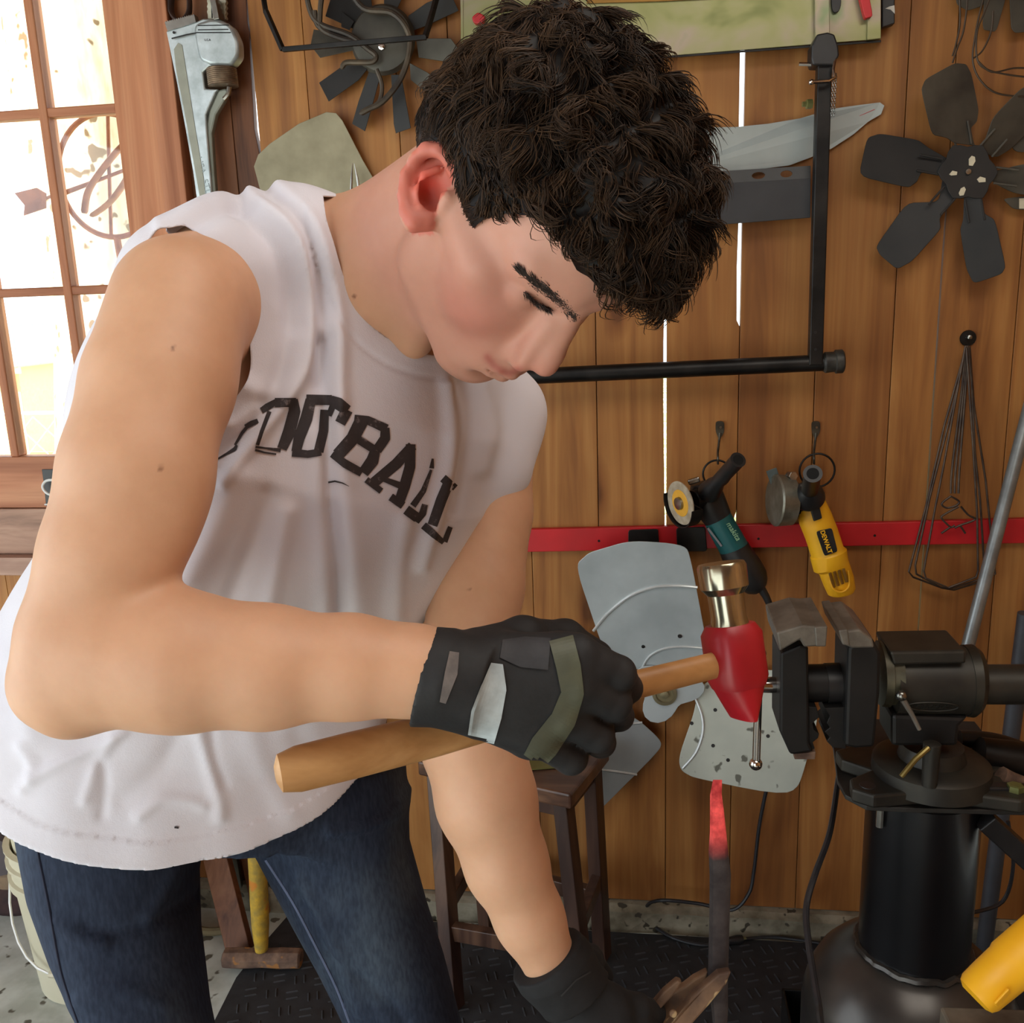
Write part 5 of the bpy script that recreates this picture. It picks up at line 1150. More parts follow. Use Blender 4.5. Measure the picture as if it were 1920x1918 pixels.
BP, BQ = keep_big(BP, BQ); BP = relax(BP, BQ, 2)
BN = vnorm(BP, BQ); BH = inh(BP); bx_, by_, bz_ = cpx(BP)
# skin colour attribute: flush, lips, moles, darker eye corner, reddened ear
base = np.array(lin((210, 164, 132))); C = np.tile(base, (len(BP), 1))
def tint(C, wgt, col): return C*(1-wgt[:, None])+np.array(lin(col))*wgt[:, None]
gH = lambda c, r: np.exp(-(((BH-np.array(c))/np.array(r))**2).sum(1))
head_m = np.clip((BH[:, 2]+.14)/.04, 0, 1)*(np.linalg.norm(BH, axis=1) < .2)
C = tint(C, head_m*.6, (190, 134, 124)); C = tint(C, gH((.066, -.045, -.025), (.03, .03, .032))*.55, (172, 84, 74))
C = tint(C, gH((.114, 0, -.024), (.02, .016, .016))*.4, (188, 104, 92)); C = tint(C, gH((.066, -.045, .012), (.02, .02, .012))*.25, (150, 84, 70))
lipd = polydist(bx_, by_, [(914, 670), (925, 684), (940, 695), (955, 700), (972, 693)], False); C = tint(C, np.exp(-(lipd/8)**2)*(bz_ < .76)*(BH[:, 0] > .08)*.6, (158, 66, 64))
ear_m = (polydist(bx_, by_, [(856, 290), (830, 262), (790, 262), (750, 320), (742, 390), (770, 440), (812, 440), (822, 380), (850, 340)]) < 0) & (bz_ < .70)
C = tint(C, ear_m*.5, (206, 84, 74)); C = tint(C, ear_m*np.exp(-((bx_-803)**2+(by_-345)**2)/700)*.6, (236, 52, 30))  # ear flush, plus light glowing through it painted into the red
for mx_, my_, r_, zz in ((324, 652, 3.4, .72), (301, 878, 3.8, .72), (664, 556, 3.2, .9), (880, 1106, 2.4, 1.0)):
    C = tint(C, np.clip(1.6-np.hypot(bx_-mx_, by_-my_)/r_, 0, 1)*(bz_ < zz)*.75, (110, 66, 44))
sk, nt, b = newmat('skin'); at = nn(nt, 'ShaderNodeAttribute', attribute_name='skin_tone'); nz = noise(nt, 26, (1, 1, 1), 4, .6)
rr_ = ramp(nt, nz.outputs[0], [(.3, (.93, .90, .88)), (.7, (1.03, 1.03, 1.03))]); co_ = mix(nt, at.outputs['Color'], rr_.outputs[0], 1, 'MULTIPLY')
nt.links.new(co_, b.inputs['Base Color']); b.inputs['Roughness'].default_value = .52; b.inputs['Specular IOR Level'].default_value = .4
b.inputs['Subsurface Weight'].default_value = .25; b.inputs['Subsurface Radius'].default_value = (1, .35, .2); b.inputs['Subsurface Scale'].default_value = .008
n2 = noise(nt, 420, (1, 1, 1), 2, .5); bump(nt, b, n2.outputs[0], .06, .0008)
pz = np.array([c2w(q(300, 1700, .95))[0]+.02, c2w(q(300, 1700, .95))[1], 0.0])
person = thing('person', 'person in sleeveless white FOOTBALL shirt, jeans and black gloves, bent over swinging a hammer', 'person', pz)
bo = body_obj('body', BP, BQ, sk, person); setcol(bo.data, 'skin_tone', C)
bodyT = bvh(BP, BQ)
print('body', len(BP))

# ---- shirt
F = Field((-.55, -.50, -1.16), (.07, .33, -.62), .0027)
tor2 = [(q(300, 1720, .95), .205, .150, 25), (q(318, 1600, .945), .200, .146, 26), (q(332, 1450, .935), .196, .140, 28), (q(365, 1300, .925), .198, .136, 30)]+[(c, a+.004, b_+.006, p) for c, a, b_, p in torso[3:]]
F.loft(NT, tor2, .02)
for (a, ra), (b_, rb) in SH: F.cone(a, ra, b_, rb, .03)
F.cone(q(420, 620, .78), .053, q(400, 760, .80), .048, .04)
F.cone(q(345, 540, .750), .053, q(420, 495, .77), .050, .02)
F.ell(q(262, 655, .80), (.036, .098, .045), np.array([[.86, .5, 0], [-.5, .86, 0], [0, 0, 1.]]), .03)   # loose back panel
SP, SQ = F.mesh(); del F
SP, SQ = keep_big(SP, SQ); SP = relax(SP, SQ, 2); SN = vnorm(SP, SQ)
sx_, sy_, sz_ = cpx(SP); front = (SN[:, 2] > -.25)
disp = np.zeros(len(SP))
folds = [([(446, 380), (520, 470), (548, 590), (520, 720), (450, 810), (410, 850)], 13, -.0045), ([(470, 365), (560, 450), (580, 590), (570, 700), (500, 800), (420, 900)], 10, .0045), ([(500, 352), (560, 400), (602, 520), (606, 640), (598, 720)], 11, -.005),
         ([(520, 350), (590, 430), (628, 560), (636, 680), (632, 760)], 12, .004), ([(606, 640), (614, 760), (618, 900), (634, 1060), (640, 1180)], 10, -.0055), ([(628, 760), (640, 900), (660, 1060), (672, 1180)], 20, .003), ([(590, 820), (600, 960), (612, 1150)], 16, .003),
         ([(452, 720), (500, 740), (540, 720), (560, 640)], 14, .003), ([(415, 790), (440, 800), (480, 770)], 12, .004), ([(440, 900), (400, 1000), (360, 1080), (330, 1140)], 22, .005), ([(500, 930), (470, 1030), (430, 1130)], 14, -.003), ([(540, 960), (520, 1060), (500, 1150)], 14, .003),
         ([(838, 720), (846, 800), (838, 880), (820, 960), (790, 1060)], 11, .004), ([(870, 720), (880, 790), (866, 880), (850, 960)], 9, -.004), ([(905, 720), (920, 800), (905, 880)], 12, .003), ([(760, 980), (748, 1060), (742, 1150)], 14, .003),
         ([(60, 1462), (110, 1432), (170, 1405), (230, 1372)], 9, .005), ([(160, 1500), (180, 1440), (215, 1380)], 9, .004), ([(190, 1530), (196, 1470), (190, 1430)], 8, -.004), ([(40, 1400), (60, 1440), (40, 1480)], 10, .004), ([(372, 1370), (392, 1430), (410, 1500), (412, 1530)], 11, .0055), ([(395, 1370), (402, 1420), (420, 1470)], 7, -.004),
         ([(260, 1530), (300, 1500), (350, 1500), (380, 1510)], 9, .004), ([(60, 1380), (40, 1300), (30, 1240)], 18, .004), ([(230, 1500), (300, 1440), (330, 1380)], 16, -.003), ([(330, 440), (400, 400), (470, 372)], 14, -.004), ([(300, 420), (380, 385), (500, 350)], 10, .003),
         ([(470, 1380), (500, 1450), (540, 1520)], 18, .004), ([(560, 1380), (600, 1440), (640, 1450)], 18, -.004)]
for L, wd, am in folds:
    d = polydist(sx_, sy_, sp2(L, 4), False); disp += am*(1.45 if np.mean([p[1] for p in L]) < 1200 else .6)*np.exp(-(d/(wd*1.35))**2)*front
disp += front*.0016*np.sin(sx_/31.+sy_/90.)*np.sin(sy_/57.-sx_/140.+1)
SP = SP+SN*disp[:, None]; sx_, sy_, sz_ = cpx(SP)
# hem plane through three points of the hem
ha, hb_, hc2 = q(335, 1640, .805), q(20, 1442, .835), q(640, 1474, .92)
hn = nrm(np.cross(hb_-ha, hc2-ha)); hn = hn if hn[1] > 0 else -hn
g = (SP-ha)@hn
band = np.clip((g-.020)/.0016, -1, 1); SP = SP+SN*(np.where((g > 0) & (g < .024), .0012, 0)*(band < .9))[:, None]
SP, SQ = clip(SP, SQ, g)
arm_hole = sp2([(262, 470), (292, 432), (330, 424), (362, 430), (412, 476), (450, 555), (468, 640), (468, 700), (445, 742), (412, 782), (404, 850), (340, 900), (240, 880), (190, 790), (176, 735), (166, 690), (176, 640), (205, 580), (232, 530)], 4)
x_, y_, z_ = cpx(SP); N_ = vnorm(SP, SQ)
g = polydist(x_, y_, arm_hole)+1.5*np.sin(x_/7.)*(y_ < 450); g = np.where((z_ > .90) | (N_[:, 2] < -.35), 60, g); SP, SQ = clip(SP, SQ, g)
neck = sp2([(606, 366), (612, 410), (626, 455), (645, 520), (668, 570), (700, 612), (745, 645), (800, 664), (850, 668)], 4)+[(900, 640), (920, 560), (880, 300), (640, 280), (640, 368)]
x_, y_, z_ = cpx(SP); g = polydist(x_, y_, neck); ax_a, ax_b = hd_(-.03, 0, -.02), q(700, 520, .835); ab = ax_b-ax_a; t = np.clip(((SP-ax_a)@ab)/(ab@ab), 0, 1.0); dn = np.linalg.norm(SP-ax_a-t[:, None]*ab, axis=1)
g = np.where(z_ > .93, 60, g); SP, SQ = clip(SP, SQ, g)
SP, SQ = keep_big(SP, SQ)
x_, y_, z_ = cpx(SP); SN = vnorm(SP, SQ); fr = SN[:, 2] > -.2
dcol = polydist(x_, y_, neck, True); rib_ = np.exp(-((dcol-42)/5.)**2)*(y_ > 380)*fr*(z_ < .92)*-.0012
SP = SP+SN*rib_[:, None]
shm, nt, b = newmat('white_jersey'); nz = noise(nt, 3.5, (1, 1, 1), 3, .6); r = ramp(nt, nz.outputs[0], [(.35, lin((212, 210, 220))), (.65, lin((226, 224, 232)))])
nt.links.new(r.outputs[0], b.inputs['Base Color']); b.inputs['Roughness'].default_value = .85; b.inputs['Specular IOR Level'].default_value = .15; b.inputs['Sheen Weight'].default_value = .15
n2 = noise(nt, 900, (1, 1, 1), 1, .5); n3 = noise(nt, 28, (1, 1, 1), 3, .55); ad_ = nn(nt, 'ShaderNodeMath', operation='MULTIPLY_ADD'); ad_.inputs[1].default_value = 6.0; nt.links.new(n3.outputs[0], ad_.inputs[0]); nt.links.new(n2.outputs[0], ad_.inputs[2]); bump(nt, b, ad_.outputs[0], .16, .0012)
shirt = body_obj('shirt', SP, SQ, shm, person, solid=.0014)
shirtT = bvh(SP, SQ)
print('shirt', len(SP))
def cast(T, x, y, off=.0007, flip=False):
    d = np.array([(x-960)/FPX, (959-y)/FPX, -1.0]); d /= np.linalg.norm(d); h = T.ray_cast(Vector((0, 0, 0)), Vector(d), 3)
    if h[0] is None: return None
    return np.array(h[0])-d*off
def decal(name, strokes, T, m, parent, off=.0008, step=7, conv=lambda x, y: (x, y)):
    V = []; Fs = []
    for L, wd in strokes:
        L = [np.array(p, float) for p in L]; W_ = wd if hasattr(wd, '__len__') else [wd]*len(L); pts = []; ws = []
        for i in range(len(L)-1):
            n = max(1, int(np.linalg.norm(L[i+1]-L[i])/step))
            for k in range(n): pts.append(L[i]+(L[i+1]-L[i])*k/n); ws.append(W_[i]+(W_[i+1]-W_[i])*k/n)
        pts.append(L[-1]); ws.append(W_[-1]); rows = []
        for i, p in enumerate(pts):
            d = nrm((pts[min(i+1, len(pts)-1)]-pts[max(i-1, 0)])); nn_ = np.array([-d[1], d[0]]); row = []; nc = max(2, int(max(ws)/step)+1)
            for j in range(nc+1):
                c = p+nn_*ws[i]*(j/nc-.5); h = cast(T, *conv(*c), off); row.append(h)
            rows.append(row)
        for i in range(len(rows)-1):
            for j in range(len(rows[i])-1):
                qd = [rows[i][j], rows[i][j+1], rows[i+1][j+1], rows[i+1][j]]
                if any(v is None for v in qd): continue
                zz = [v[2] for v in qd]
                if max(zz)-min(zz) > .02: continue
                n = len(V); V += qd; Fs.append((n, n+1, n+2, n+3))
    me = bpy.data.meshes.new(name); me.from_pydata([tuple(v) for v in c2w(np.array(V))], [], Fs); return link(name, me, m, parent)
ink, nt, b = newmat('worn_ink'); nz = noise(nt, 90, (1, 1, 1), 4, .7); r = ramp(nt, nz.outputs[0], [(.30, lin((120, 112, 114))), (.40, lin((58, 52, 54))), (.8, lin((44, 40, 42)))])
nt.links.new(r.outputs[0], b.inputs['Base Color']); b.inputs['Roughness'].default_value = .8
LT = [([(92, 752), (160, 712), (215, 680), (228, 655)], [10, 14, 24, 14]), ([(215, 655), (262, 575), (300, 530)], [14, 20, 20]), ([(285, 535), (325, 512), (368, 492)], [30, 34, 26]),
      ([(392, 425), (430, 400), (500, 360)], [36, 42, 34]), ([(445, 430), (395, 560), (365, 655)], [26, 24, 22]), ([(480, 372), (622, 372)], 56), ([(605, 350), (612, 430), (575, 570), (528, 680)], [52, 72, 76, 60]), ([(352, 668), (420, 676), (520, 690)], [14, 12, 24]), ([(350, 688), (410, 704), (490, 716)], [14, 12, 10]),
      ([(720, 352), (690, 480), (642, 610), (622, 700)], [64, 74, 66, 58]), ([(690, 352), (860, 356)], 62), ([(812, 420), (805, 560), (772, 700)], [50, 58, 60]), ([(596, 705), (700, 716), (790, 702)], [50, 46, 44]),
      ([(850, 356), (905, 380), (965, 425)], [60, 76, 66]), ([(962, 420), (915, 510)], [72, 66]), ([(868, 390), (840, 460)], [40, 34]),
      ([(1010, 480), (1100, 490), (1225, 548)], [50, 52, 56]), ([(1065, 480), (1000, 610), (900, 720)], [84, 80, 76]), ([(1215, 540), (1215, 610), (1160, 690)], [52, 62, 60]), ([(1040, 620), (1150, 690)], 50), ([(1150, 690), (1130, 760), (1070, 840)], [60, 76, 66]), ([(860, 715), (950, 780), (1060, 840)], [40, 52, 50]),
      ([(1398, 660), (1290, 780), (1140, 905)], [60, 66, 64]), ([(1385, 650), (1380, 800), (1345, 930), (1310, 1030)], [58, 66, 66, 62]), ([(1200, 880), (1330, 930)], [30, 42]), ([(1090, 885), (1190, 962)], 38), ([(1252, 1000), (1335, 1058)], 48),
      ([(1532, 745), (1525, 810)], [12, 30]), ([(1522, 820), (1470, 960), (1400, 1060)], [16, 34, 40]), ([(1355, 1085), (1430, 1140)], 60), ([(1480, 1050), (1465, 1110), (1425, 1170)], [36, 44, 30]),
      ([(1600, 875), (1680, 945)], 52), ([(1640, 900), (1590, 1020), (1530, 1190)], [64, 66, 62]), ([(1470, 1190), (1540, 1250), (1605, 1305)], [46, 44, 30]), ([(1650, 1200), (1612, 1300)], [30, 34])]
cv = lambda x, y: (380+x*.28154, 650+y*.28154)
decal('printed_lettering', [([p for p in L], (np.array(wd)*1.1).tolist() if hasattr(wd, '__len__') else wd*1.1) for L, wd in LT], shirtT, ink, shirt, .0009, 12, cv)
decal('printed_swoosh', [([(836, 904), (880, 896), (930, 908), (975, 930)], [12, 12, 9, 3])], shirtT, ink, shirt, .0009, 10, cv)
decal('stain', [([(327, 1551), (335, 1552)], 4)], shirtT, ink, shirt, .0009, 3)

# ---- jeans
F = Field((-.62, -.98, -1.5), (.12, -.20, -.70), .0045)
F.loft((.0, 1, 0), [(q(230, 1430, .97), .100, .12, 10), (q(220, 1540, .965), .090, .11, 10), (q(219, 1650, .96), .080, .095, 10), (q(239, 1760, .955), .071, .085, 10), (q(277, 1900, .95), .060, .072, 10), (q(300, 2050, .95), .062, .066, 0)], .02, e=2.2)
F.loft((.0, 1, 0), [(q(560, 1420, 1.06), .120, .12, 10), (q(600, 1500, 1.06), .100, .11, 10), (q(625, 1580, 1.06), .086, .10, 10), (q(672, 1700, 1.065), .078, .088, 10), (q(715, 1800, 1.07), .072, .080, 10), (q(752, 1900, 1.08), .066, .072, 10), (q(800, 2060, 1.09), .062, .066, 0)], .02, e=2.2)
F.loft(NT, [(q(385, 1475, .98), .172, .115, 28), (q(392, 1420, .965), .174, .112, 28), (q(400, 1360, .955), .170, .108, 28)], .03)
JP, JQ = F.mesh(); del F
JP, JQ = keep_big(JP, JQ); JP = relax(JP, JQ, 1); JN = vnorm(JP, JQ); x_, y_, z_ = cpx(JP); fr = JN[:, 2] > -.2; disp = np.zeros(len(JP))
for L, wd, am in [([(160, 1740), (240, 1748), (340, 1700), (372, 1680)], 12, -.004), ([(280, 1720), (320, 1650), (345, 1600)], 14, .004), ([(110, 1730), (160, 1760), (190, 1770)], 18, .004), ([(620, 1560), (690, 1548), (745, 1520), (760, 1480)], 12, .005), ([(560, 1650), (620, 1760), (680, 1900)], 10, .004), ([(520, 1610), (590, 1740), (640, 1880)], 9, -.004), ([(150, 1880), (230, 1860), (300, 1880)], 20, .003), ([(620, 1800), (700, 1850), (760, 1918)], 10, -.003)]:
    disp += am*np.exp(-(polydist(x_, y_, sp2(L, 4), False)/wd)**2)*fr
JP = JP+JN*disp[:, None]
dm, nt, b = newmat('denim'); tw = noise(nt, 300, (1, 1, .25), 2, .5); fd_ = noise(nt, 5, (1, 1, .6), 3, .6)
r1 = ramp(nt, fd_.outputs[0], [(.3, lin((34, 40, 58))), (.55, lin((50, 60, 78))), (.75, lin((84, 98, 112)))]); r2 = ramp(nt, tw.outputs[0], [(.35, (.72, .72, .75)), (.65, (1.12, 1.12, 1.1))])
nt.links.new(mix(nt, r1.outputs[0], r2.outputs[0], 1, 'MULTIPLY'), b.inputs['Base Color']); b.inputs['Roughness'].default_value = .85; b.inputs['Specular IOR Level'].default_value = .2; bump(nt, b, tw.outputs[0], .3, .0006)
# lower legs down to the floor, in world space
JW = c2w(JP); jeans = body_obj('jeans', JP, JQ, dm, person); jT = bvh(JP, JQ)
for nm, lo_i, ft in (('trouser_leg', q(285, 1990, .95), 0), ('trouser_leg', q(788, 2010, 1.09), 1)):
    a = c2w(lo_i); bt_ = np.array([a[0]+(.0 if ft == 0 else .03), a[1]+(.02 if ft == 0 else .02), .07]); kn = (a+bt_)/2+np.array([.01, -.0, 0])
    MB().tube([a+np.array([0, 0, .03]), a, kn, bt_], [.055, .062, .058, .056], 24).build(nm, dm, person, smooth='all')
    s_ = MB(); c0 = np.array([bt_[0], bt_[1], .012]); dr_ = nrm([.8, -.25, 0]) if ft == 0 else nrm([.75, -.5, 0])
    for k, (t, r_, h_) in enumerate(((-.07, .035, .06), (0, .042, .075), (.08, .042, .055), (.15, .04, .04), (.19, .03, .03))): pass
    P_ = [c0+dr_*t+np.array([0, 0, h_*.5]) for t, r_, h_ in ((-.085, .02, .05), (-.07, .037, .07), (0, .043, .082), (.09, .044, .062), (.15, .042, .05), (.185, .03, .04), (.195, .012, .035))]
    s_.tube(P_, [.02, .037, .043, .044, .042, .03, .012], 16, flat=.8); s_.build('shoe', M['black'], person, smooth='all')
seam = mat('dark_seam', (26, 30, 52), .9); lt_seam = mat('pale_seam', (104, 116, 146), .9)
def proj_line(L, T, r, name, m, parent, off=.0004, n=5):
    P = [cast(T, x, y, off) for x, y in sp2(L, n)]; P = [p for p in P if p is not None]
    if len(P) > 2: return MB().tube([c2w(p) for p in P], r, 6).build(name, m, parent, smooth=True)
proj_line([(66, 1548), (72, 1600), (80, 1640), (92, 1700), (108, 1790), (120, 1840), (146, 1916)], jT, .0013, 'side_seam', seam, jeans)
proj_line([(498, 1612), (548, 1690), (590, 1770), (630, 1850), (655, 1916)], jT, .0016, 'inner_seam', lt_seam, jeans)

# ---- gloves
glm = mat('black_glove', (30, 30, 32), .7, rgb2=(20, 20, 22), scale=60, bmp=.3); gry = mat('grey_glove_panel', (54, 54, 57), .7, rgb2=(42, 42, 45), scale=60); olv = mat('olive_rubber', (96, 98, 78), .55, rgb2=(72, 74, 60), scale=20)
wht = mat('white_patch', (196, 208, 212), .5, rgb2=(150, 160, 164), scale=40)
F = Field(q(760, 1500, .78)*1.0-np.array([.01, 0, .06]), np.array([.12, -.04, -.60]), .0019)
def C_(x, y, d): return q(x, y, d)
F.loft(nrm(q(900, 1290, .66)-q(800, 1265, .66)), [(q(792, 1268, .66), .036, .036, 0), (q(830, 1270, .66), .0355, .036, 0), (q(870, 1280, .662), .0335, .034, 0), (q(900, 1286, .664), .033, .033, 0)], .008)
F.ell(q(960, 1290, .672), (.040, .036, .018), np.array([[.96, .28, 0], [-.28, .96, 0], [0, 0, 1.]]), .014)
F.cone(q(885, 1270, .666), .025, q(1040, 1235, .672), .019, .016); F.cone(q(885, 1300, .668), .024, q(985, 1370, .682), .018, .016)
KN = [(q(1085, 1228, .668), .0145), (q(1080, 1284, .668), .0145), (q(1052, 1340, .673), .0140), (q(1008, 1384, .680), .0130)]
for (k_, r), (p1, p2, p3) in zip(KN, [((1160, 1262, .680), (1176, 1290, .716), (1140, 1300, .748)), ((1152, 1318, .684), (1160, 1342, .720), (1122, 1342, .752)), ((1120, 1378, .690), (1126, 1392, .724), (1090, 1378, .752)), ((1070, 1420, .696), (1070, 1422, .726), (1040, 1404, .75))]):
    F.cone(q(960, 1285, .674), .018, k_, r, .014); F.chain([k_, q(*p1), q(*p2), q(*p3)], [r, .0125, .0115, .0110], .0035)
F.chain([q(900, 1225, .680), q(980, 1196, .705), q(1060, 1196, .735), q(1120, 1230, .752)], [.019, .0155, .0135, .0125], .008)   # thumb closing over the handle
F.cone(q(895, 1290, .685), .024, q(980, 1330, .70), .016, .012)
GP, GQ = F.mesh(); del F
GP, GQ = keep_big(GP, GQ); GP = relax(GP, GQ, 2)
gR = body_obj('right_glove', GP, GQ, glm, person); gT = bvh(GP, GQ)
decal('grey_panel', [([(940, 1216), (980, 1222), (1030, 1226)], [34, 58, 60])], gT, gry, gR, .0012, 6)
decal('knuckle_strip', [([(1052, 1196), (1066, 1250), (1074, 1300), (1056, 1350), (1020, 1400), (1000, 1428)], [46, 46, 42, 48, 54, 44])], gT, olv, gR, .0016, 6)
decal('white_patch', [([(932, 1244), (926, 1290), (912, 1340), (900, 1396)], [22, 48, 58, 50])], gT, wht, gR, .0014, 6)
decal('cuff_stripe', [([(852, 1222), (846, 1262), (830, 1318)], [18, 24, 12])], gT, mat('grey_elastic', (120, 112, 108), .8, rgb2=(96, 90, 88), scale=80), gR, .0012, 6)
for (x0, y0, x1, y1) in ((812, 1215, 796, 1330),): pass
F = Field(np.array(q(960, 2010, .96))-np.array([.02, .0, .06]), np.array([.19, -.36, -.80]), .0022)
F.loft(nrm(q(1075, 1868, .895)-q(1020, 1785, .89)), [(q(1024, 1792, .89), .038, .037, 0), (q(1040, 1812, .89), .040, .038, 0), (q(1062, 1842, .893), .037, .034, 0), (q(1080, 1866, .895), .036, .031, 0)], .008)
F.ell(q(1110, 1900, .90), (.042, .034, .022), np.array([[.85, .5, 0], [-.5, .85, 0], [0, 0, 1.]]), .014)
for k_, p1, p2, p3 in (((1150, 1878, .905), (1196, 1888, .915), (1226, 1898, .94), (1222, 1916, .965)), ((1150, 1910, .90), (1196, 1922, .91), (1222, 1934, .935), (1214, 1948, .96)), ((1138, 1940, .90), (1182, 1956, .91), (1206, 1966, .935), (1198, 1976, .96)), ((1120, 1966, .90), (1160, 1986, .912), (1182, 1992, .935), (1176, 2000, .955))):
    F.cone(q(1100, 1895, .90), .018, q(*k_), .0135, .012); F.chain([q(*k_), q(*p1), q(*p2), q(*p3)], [.0135, .0125, .0115, .0105], .0035)
F.chain([q(1085, 1850, .905), q(1104, 1808, .925), q(1106, 1796, .94), q(1130, 1830, .955)], [.015, .0135, .0125, .011], .006)
HP, HQ = F.mesh(); del F
HP, HQ = keep_big(HP, HQ); HP = relax(HP, HQ, 2)
gL = body_obj('left_glove', HP, HQ, mat('black_knit_glove', (26, 26, 28), .85, rgb2=(16, 16, 18), scale=60, bmp=.3), person)
hT = bvh(HP, HQ)
decal('cuff_seam', [([(1052, 1868), (1080, 1838), (1108, 1822)], 3)], hT, mat('seam_grey', (48, 48, 50), .8), gL, .0008, 4)

# ---- hair: solid under-shape then many curved locks
F = Field(HO-np.array([.20, .16, .17]), HO+np.array([.21, .24, .22]), .0024)
def he2(c, r, k=.02, mode='u', R_=None): F.ell(hd_(*c), r, HM if R_ is None else HM@R_, k, mode)
he2((-.014, 0, .046), (.104, .0800, .084)); he2((-.004, .0, .078), (.098, .078, .056), .015); he2((-.048, 0, .022), (.062, .083, .066), .015)
he2((.046, .008, .086), (.060, .060, .042), .015); he2((.080, .020, .078), (.034, .040, .028), .015)
he2((.01, .03, .085), (.07, .055, .048), .015)
HPn, HQn = F.mesh(); del F
HPn, HQn = keep_big(HPn, HQn); HPn = relax(HPn, HQn, 1); Nn = vnorm(HPn, HQn); Hh = inh(HPn)
lump = sum(a*np.sin(Hh@np.array(f)+p) for a, f, p in ((.0022, (190, 60, 30), 0), (.0020, (-50, 170, 80), 2), (.0018, (70, -90, 210), 1), (.0013, (310, 200, -120), .5)))
top = np.clip((Hh[:, 2]-.05)/.05, 0, 1); HPn = HPn+Nn*(lump*(.3+.9*top))[:, None]; Hh = inh(HPn); x_, y_, z_ = cpx(HPn)
# hairline: a plane-ish boundary in head space: face front free, ears free, sideburn kept
def hairkeep(Hh):
    x, y, z = Hh.T; ay = np.abs(y)
    line = np.interp(x, [-.12, -.06, -.03, -.012, .004, .012, .020, .028, .04, .055, .07, .085, .11], [-.045, -.040, -.020, .020, .006, -.012, -.010, .014, .034, .050, .058, .064, .070])
    line = np.where(ay < .035, np.maximum(line, np.interp(x, [-.2, .06, .08], [-.05, .0, .066])), line)
    return (z-line)/.01
g = hairkeep(Hh); earp = polydist(x_, y_, [(862, 420), (858, 360), (852, 300), (835, 268), (800, 262), (760, 300), (740, 380), (770, 440), (840, 440)]); g = np.minimum(g, np.where(z_ < .70, earp/10, 9)); 
facep = [(872, 436), (885, 430), (905, 412), (940, 400), (985, 403), (1022, 418), (1050, 448), (1070, 485), (1094, 532), (1130, 562), (1166, 584), (1166, 900), (700, 900), (740, 440), (860, 420)]
g = np.minimum(g, np.where((z_ < .72) & (Nn[:, 2] > -.3), polydist(x_, y_, facep)/10, 9)); HPc, HQc = clip(HPn, HQn, g)
HPc, HQc = keep_big(HPc, HQc)
hm_, nt, b = newmat('hair_brown'); at = nn(nt, 'ShaderNodeAttribute', attribute_name='hair_tone'); nt.links.new(at.outputs['Color'], b.inputs['Base Color']); b.inputs['Roughness'].default_value = .55; b.inputs['Specular IOR Level'].default_value = .16
# locks
Nc = vnorm(HPc, HQc); Tq = tri(HQc); A3 = HPc[Tq]; ar = np.linalg.norm(np.cross(A3[:, 1]-A3[:, 0], A3[:, 2]-A3[:, 0]), axis=1); ar /= ar.sum(); NS = 24000
ti = RNG.choice(len(Tq), NS, p=ar); u = RNG.random((NS, 2)); u[u.sum(1) > 1] = 1-u[u.sum(1) > 1]; wts = np.stack([1-u.sum(1), u[:, 0], u[:, 1]], 1)
R0p = (A3[ti]*wts[:, :, None]).sum(1); R0n = (Nc[Tq[ti]]*wts[:, :, None]).sum(1); R0n /= np.linalg.norm(R0n, axis=1, keepdims=True)
facing = (R0n*(-R0p/np.linalg.norm(R0p, axis=1, keepdims=True))).sum(1); ok = facing > -.45; R0p, R0n = R0p[ok], R0n[ok]; NS = len(R0p); Rh = inh(R0p)
crown = np.array([-.075, -.01, .10]); flow = Rh-crown; flow[:, 2] -= .02; flow += np.array([.05, .01, -.01]); side = np.clip((.055-Rh[:, 2])/.03, 0, 1)
flow = flow*(1-side[:, None])+np.array([.25, 0, -1.])*side[:, None]*.1; flow = flow@HM.T
flow -= (flow*R0n).sum(1)[:, None]*R0n; flow /= np.linalg.norm(flow, axis=1, keepdims=True)+1e-9; bi = np.cross(R0n, flow)
cell = lambda f, p: np.sin(Rh@np.array(f)+p)
ang = .55*cell((90, 70, 40), 0)+.5*cell((-60, 80, 110), 1.3)+.25*RNG.normal(size=NS); fl_ = flow*np.cos(ang)[:, None]+bi*np.sin(ang)[:, None]; bi2 = np.cross(R0n, fl_)
Ln = np.where(side > .5, .012, .034)*RNG.uniform(.7, 1.25, NS); curl = np.where(side > .5, .15, 1)*RNG.uniform(.6, 1.5, NS)*RNG.choice([-1, 1], NS); ph = 2.5*cell((50, -70, 60), .7)+.5*RNG.normal(size=NS)
NG = 1100; gi_ = RNG.choice(NS, NG, replace=False); GI = np.empty(NS, int)
for c0_ in range(0, NS, 1000):
    D2 = ((R0p[c0_:c0_+1000, None]-R0p[gi_][None])**2).sum(2); GI[c0_:c0_+1000] = gi_[D2.argmin(1)]
soft = side < .5
fl2 = fl_[GI]*.85+fl_*.15; fl2 -= (fl2*R0n).sum(1)[:, None]*R0n; fl2 /= np.linalg.norm(fl2, axis=1, keepdims=True); fl_ = np.where(soft[:, None], fl2, fl_); bi2 = np.cross(R0n, fl_)
ph = np.where(soft, ph[GI]+.15*RNG.normal(size=NS), ph); curl = np.where(soft, curl[GI], curl); Ln = np.where(soft, Ln[GI]*RNG.uniform(.85, 1.1, NS), Ln); offg = (R0p[GI]-R0p)*soft[:, None]
tip = R0p+fl_*Ln[:, None]; tx_, ty_, tz_ = cpx(tip); infc = (polydist(tx_, ty_, facep) < 6) & (tz_ < .74); Ln = np.where(infc, Ln*.30, Ln)
